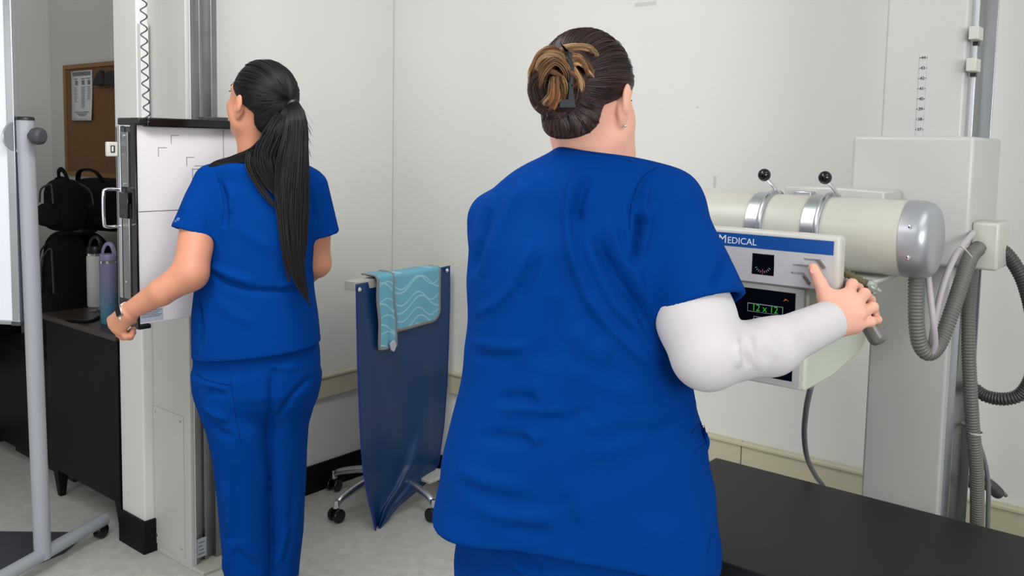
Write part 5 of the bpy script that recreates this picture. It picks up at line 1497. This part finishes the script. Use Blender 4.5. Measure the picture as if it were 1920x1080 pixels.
# bare arms
e0, e1, e2 = L(372, 430, 2.44), L(357, 512, 2.36), L(243, 583, 2.36)
em_ = L(302, 548, 2.34)
def farm(P):
    f = rc(P, e0, e1, 0.050, 0.046)
    f = smin(f, rc(P, e1, em_, 0.045, 0.0365), 0.02)
    f = smin(f, rc(P, em_, e2, 0.0365, 0.0245), 0.008)
    return f
hw = L(238, 587, 2.365)
K = {'index': L(210, 600, 2.40), 'middle': L(212, 609, 2.385), 'ring': L(218, 616, 2.375), 'little': L(226, 619, 2.37)}
G_ = {'index': [K['index'], L(222, 622, 2.425), L(240, 626, 2.43), L(250, 618, 2.425)],
      'middle': [K['middle'], L(224, 626, 2.405), L(240, 631, 2.41), L(250, 624, 2.41)],
      'ring': [K['ring'], L(230, 631, 2.385), L(244, 632, 2.39), L(250, 624, 2.395)],
      'little': [K['little'], L(236, 631, 2.37), L(246, 629, 2.375), L(249, 621, 2.38)]}
Gr = {'index': [.012, .010, .009, .008], 'middle': [.012, .0102, .0092, .008], 'ring': [.0115, .0098, .0088, .0078], 'little': [.0105, .0088, .008, .007]}
def fhand(P):
    f = rc(P, e2, hw, 0.0245, 0.024)
    pal = None
    for k_, b in K.items():
        d = rc(P, hw + 0.3 * (b - K['middle']), b, 0.021, 0.0135)
        pal = d if pal is None else smin(pal, d, 0.012)
    f = smin(f, pal, 0.014)
    f = smin(f, chain(P, [L(232, 594, 2.38), L(222, 606, 2.42), L(238, 606, 2.45), L(250, 602, 2.455)], [.018, .013, .0105, .009], 0.006), 0.01)
    for k_ in G_: f = smin(f, chain(P, G_[k_], Gr[k_], 0.004), 0.004)
    return f
def farmR(P):
    f = rc(P, L(592, 440, 2.53), L(594, 494, 2.55), 0.043, 0.038)
    f = smin(f, rc(P, L(594, 494, 2.55), L(560, 530, 2.68), 0.038, 0.028), 0.02)
    f = smin(f, rc(P, L(560, 530, 2.68), L(545, 520, 2.73), 0.028, 0.02), 0.02)
    return f
AF = head_axes(math.radians(-54), math.radians(16)); HF = L(488, 194, 2.47)
hF, rF, uF = AF
def fneck(P):
    f = head_field(P, HF, AF, 0.97)
    return smin(f, rc(P, L(485, 300, 2.50), L(480, 235, 2.48), 0.058, 0.052), 0.03)
def ftrunk(P):
    t = profile(P, FR - np.array([0, 0, 0, 0.035, 0.05]), 2.3)
    for c0, c1 in ((L(448, 760, 2.48), L(462, 1160, 2.48)), (L(540, 760, 2.54), L(530, 1160, 2.54))):
        t = smin(t, rc(P, c0, c1, 0.055, 0.04), 0.03)
    return t
fbody = organic('body', [(fneck, HF + [-0.15, -0.15, -0.18], HF + [0.14, 0.15, 0.15], 0.003), (farm, (-1.16, 2.25, 0.88), (-0.74, 2.54, 1.30), 0.003), (fhand, (-1.20, 2.30, 0.84), (-0.98, 2.52, 1.03), 0.0022),
                         (farmR, (-0.66, 2.44, 0.98), (-0.48, 2.78, 1.28), 0.004), (ftrunk, (-0.98, 2.34, 0.0), (-0.5, 2.68, 1.38), 0.012)], M_skin2, pf)
eyes(HF, AF, pf, 0.97)
# watch
wa = unit(e2 - em_); wc = L(237, 586, 2.362)
wa2 = unit(wa + np.array([0, 0, 0]))
u1 = unit(np.cross(wa2, [0, 1, 0])); 
wcw = to_world(wc)
MB().lathe([(0.0262, -0.010), (0.0278, -0.010), (0.0272, 0.010), (0.0256, 0.010)], wcw, to_world(wa2), 28, True).build('watch_strap', mat('white_rubber', (228, 226, 226), 0.5), pf)
facec = L(220, 583, 2.344)
fa = to_world(wa2)
nrm = to_world(unit(np.array([-0.25, -0.9, 0.35]))); nrm = nrm - fa * nrm.dot(fa); nrm /= np.linalg.norm(nrm); sdv = np.cross(fa, nrm)
wf0 = wcw + nrm * 0.0265
Rm = np.stack([fa, sdv, nrm], 1)
w_ = MB().box(wf0 - [0.0095, 0.0155, 0.003], wf0 + [0.0095, 0.0155, 0.004], Rm).build('watch_case', mat('rose_metal', (150, 128, 128), 0.3, 0.8), pf, 0.003)
MB().box(wf0 + nrm * 0.004 - [0.0080, 0.0138, 0.0005], wf0 + nrm * 0.004 + [0.0080, 0.0138, 0.0008], Rm).build('watch_face', M_gloss, w_, 0.0004)
# trousers
FH = rings([(600, 378, 588, 2.51, 0.10), (655, 364, 600, 2.51, 0.118), (690, 365, 601, 2.51, 0.126), (725, 367, 598, 2.51, 0.128), (750, 376, 590, 2.51, 0.112), (775, 400, 570, 2.51, 0.075), (800, 440, 540, 2.51, 0.03)])
LL_ = rings([(700, 366, 500, 2.49, 0.115), (740, 369, 505, 2.49, 0.115), (770, 376, 508, 2.49, 0.108), (800, 388, 510, 2.48, 0.098), (850, 399, 509, 2.48, 0.088), (900, 405, 508, 2.48, 0.080), (950, 410, 508, 2.48, 0.075), (1000, 414, 508, 2.48, 0.072),
             (1050, 419, 510, 2.48, 0.072), (1120, 426, 508, 2.48, 0.072), (1190, 430, 505, 2.48, 0.074)])
LRr = rings([(700, 500, 599, 2.54, 0.11), (750, 498, 592, 2.54, 0.108), (800, 500, 577, 2.54, 0.098), (850, 504, 574, 2.54, 0.088), (900, 506, 573, 2.54, 0.08), (950, 508, 570, 2.54, 0.075), (1000, 510, 568, 2.54, 0.072),
             (1050, 506, 562, 2.54, 0.072), (1120, 498, 556, 2.54, 0.074), (1180, 494, 554, 2.54, 0.076)])
def ftrou(P):
    f = profile(P, FH, 2.3)
    f = smin(smin(profile(P, LL_, 2.1), profile(P, LRr, 2.1), 0.010), f, 0.03)
    return smax(f, 0.03 - P[2], 0.004)
tff = folds([([(512, 690), (510, 730), (508, 780), (507, 830)], -0.007, 8), ([(585, 705), (550, 740), (515, 790)], -0.005, 6), ([(500, 680), (530, 690), (560, 688)], 0.004, 8),
             ([(372, 715), (400, 724), (430, 732)], 0.003, 5), ([(380, 760), (400, 775), (430, 790)], 0.006, 7), ([(392, 790), (415, 812), (440, 822)], -0.005, 7),
             ([(385, 745), (405, 735), (425, 745)], -0.004, 6), ([(420, 900), (428, 960), (432, 1010)], 0.006, 9), ([(440, 870), (446, 940), (452, 1020)], -0.005, 10),
             ([(556, 860), (552, 930), (545, 1000), (530, 1060)], -0.005, 9), ([(435, 1010), (430, 1040), (422, 1075)], 0.006, 8), ([(545, 980), (530, 1030), (515, 1070)], 0.006, 8),
             ([(470, 800), (490, 860), (498, 930)], 0.004, 12), ([(440, 1030), (460, 1050), (490, 1075)], -0.005, 8)])
fq = organic('scrub_trousers', [(ftrou, (-1.0, 2.34, 0.0), (-0.48, 2.70, 0.90), 0.0046)], M_scrub, pf, it=3, disp=tff)
fqb = bvh_of(fq)
seam('pocket_edge', fqb, [(367, 700), (385, 712), (410, 719), (432, 722)], 0.0014, M_scrubdark, fq, 0.0004)
seam('pocket_seam', fqb, [(432, 708), (435, 730), (442, 780), (452, 830)], 0.0008, M_scrubdark, fq, 0.0)
for px_, d_, sg in ((465, 2.47, -1), (528, 2.54, 1)):
    c0 = L(px_, 1190, d_); shoe([c0[0], c0[1], 0], pf, sg)
# hair cap, tie, ponytail
cF = HF + 0.97 * (-0.012 * hF + 0.024 * uF)
axF = np.array([0.103, 0.082, 0.099])
def fcap(P):
    f = ell(P, cF, axF, AF)
    f = smin(f, ell(P, HF + 0.97 * (-0.052 * hF - 0.048 * uF), (0.048, 0.052, 0.055), AF), 0.025)
    a, b, c = loc(P, cF, AF)
    f1, f2 = hairline(a, b, c)
    return smax(smax(f, f1, 0.008), f2, 0.02)
fh = organic('hair', [(fcap, HF + [-0.15, -0.16, -0.14], HF + [0.14, 0.14, 0.15], 0.0036)], M_hairblack, pf, it=3)
tie = L(545, 187, 2.385)
bk_, bk2 = (15, 12, 14), (34, 30, 34)
fhb = bvh_of(fh)
fnape = [[(466, 262), (484, 244), (510, 220), (538, 195)], [(474, 276), (492, 256), (516, 228), (540, 198)], [(484, 284), (502, 262), (522, 234), (542, 200)], [(496, 286), (512, 264), (528, 236), (544, 202)],
         [(460, 244), (480, 230), (508, 210), (536, 192)], [(510, 284), (522, 262), (534, 236), (546, 204)]]
strands('nape_strands', surf_guides(fhb, fnape, 0.0045, 8, bk_, bk2, 5.0, 150, 24), M_hair, fh, r=0.0008, seed=16)
strands('hair_strands', cap_guides(cF, axF, AF, tie, 420, 15, bk_, bk2, rad_=0.005), M_hair, fh, r=0.0008, seed=6)
tc_ = to_world(L(549, 196, 2.374))
MB().lathe([(0.010, -0.006), (0.0155, -0.005), (0.0175, 0.0), (0.0155, 0.005), (0.010, 0.006)], tc_, to_world(unit(L(556, 212, 2.355) - tie)), 20, True).build('hair_tie', M_black, pf)
FG = []
def fg(pts, rad, cnt, ca=bk_, cb2=bk2): FG.append(([L(x, y, d) for x, y, d in pts], [q * 2.35 / FPX for q in rad], cnt, ca, cb2))
tail = [(545, 187, 2.385), (556, 212, 2.355), (558, 250, 2.345), (554, 300, 2.345), (550, 360, 2.35), (549, 420, 2.355), (553, 480, 2.36), (564, 530, 2.362), (582, 574, 2.365)]
core = catmull([to_world(L(x, y, d)) for x, y, d in tail], 8)
cr_ = np.interp(np.linspace(0, 1, len(core)), np.linspace(0, 1, 9), [3, 9, 14, 17, 17, 14, 11, 6, 1]) * 2.35 / FPX
pt_ = MB().tube(core, cr_, 20).build('ponytail', M_hairblack, pf, sharp=None)
fg(tail, [8, 17, 21, 24, 25, 22, 18, 11, 2], 620)
fg([(545, 190, 2.38), (545, 240, 2.345), (530, 300, 2.35), (525, 360, 2.36), (530, 420, 2.365), (536, 480, 2.368), (545, 545, 2.37)], [6, 12, 12, 10, 9, 7, 2], 130)
fg([(548, 190, 2.38), (566, 240, 2.35), (572, 300, 2.35), (574, 380, 2.36), (572, 440, 2.365), (570, 500, 2.37)], [5, 7, 7, 6, 5, 2], 90)
sidep = [(542, 205, 2.38), (520, 252, 2.37), (484, 286, 2.40), (440, 300, 2.425), (402, 308, 2.44), (386, 320, 2.45)]
sc2 = catmull([to_world(L(x, y, d)) for x, y, d in sidep], 8)
MB().tube(sc2, np.interp(np.linspace(0, 1, len(sc2)), np.linspace(0, 1, 6), [8, 18, 15, 10, 6, 2]) * 2.4 / FPX, 18, flat=0.6).build('swept_lock', M_hairblack, pf, sharp=None)
fg(sidep, [8, 21, 18, 12, 7, 3], 260)
fg([(530, 215, 2.37), (510, 260, 2.365), (500, 300, 2.37), (520, 360, 2.37)], [12, 22, 24, 8], 160)
fg([(470, 285, 2.40), (468, 310, 2.385), (485, 345, 2.38), (505, 375, 2.375), (522, 395, 2.37)], [8, 9, 7, 5, 2], 60)
fg([(500, 280, 2.375), (492, 310, 2.375), (505, 345, 2.375), (522, 370, 2.37)], [10, 14, 9, 3], 70)
for k in range(24):
    x_ = g.uniform(470, 545); y_ = 131 + ((x_ - 495) / 60) ** 2 * 28
    fg([(x_, y_ + 8, 2.46), (x_ - 3, y_, 2.46), (x_ - g.uniform(4, 16), y_ - g.uniform(0, 7), 2.46)], [0.5] * 3, 1)
for k in range(14):
    y_ = g.uniform(200, 330)
    fg([(568, y_, 2.36), (578, y_ + 14, 2.36), (584 + g.uniform(-3, 8), y_ + 34, 2.37)], [1] * 3, 1)
strands('ponytail_strands', FG, M_hair, pt_, r=0.0009, seed=12, nseg=22)
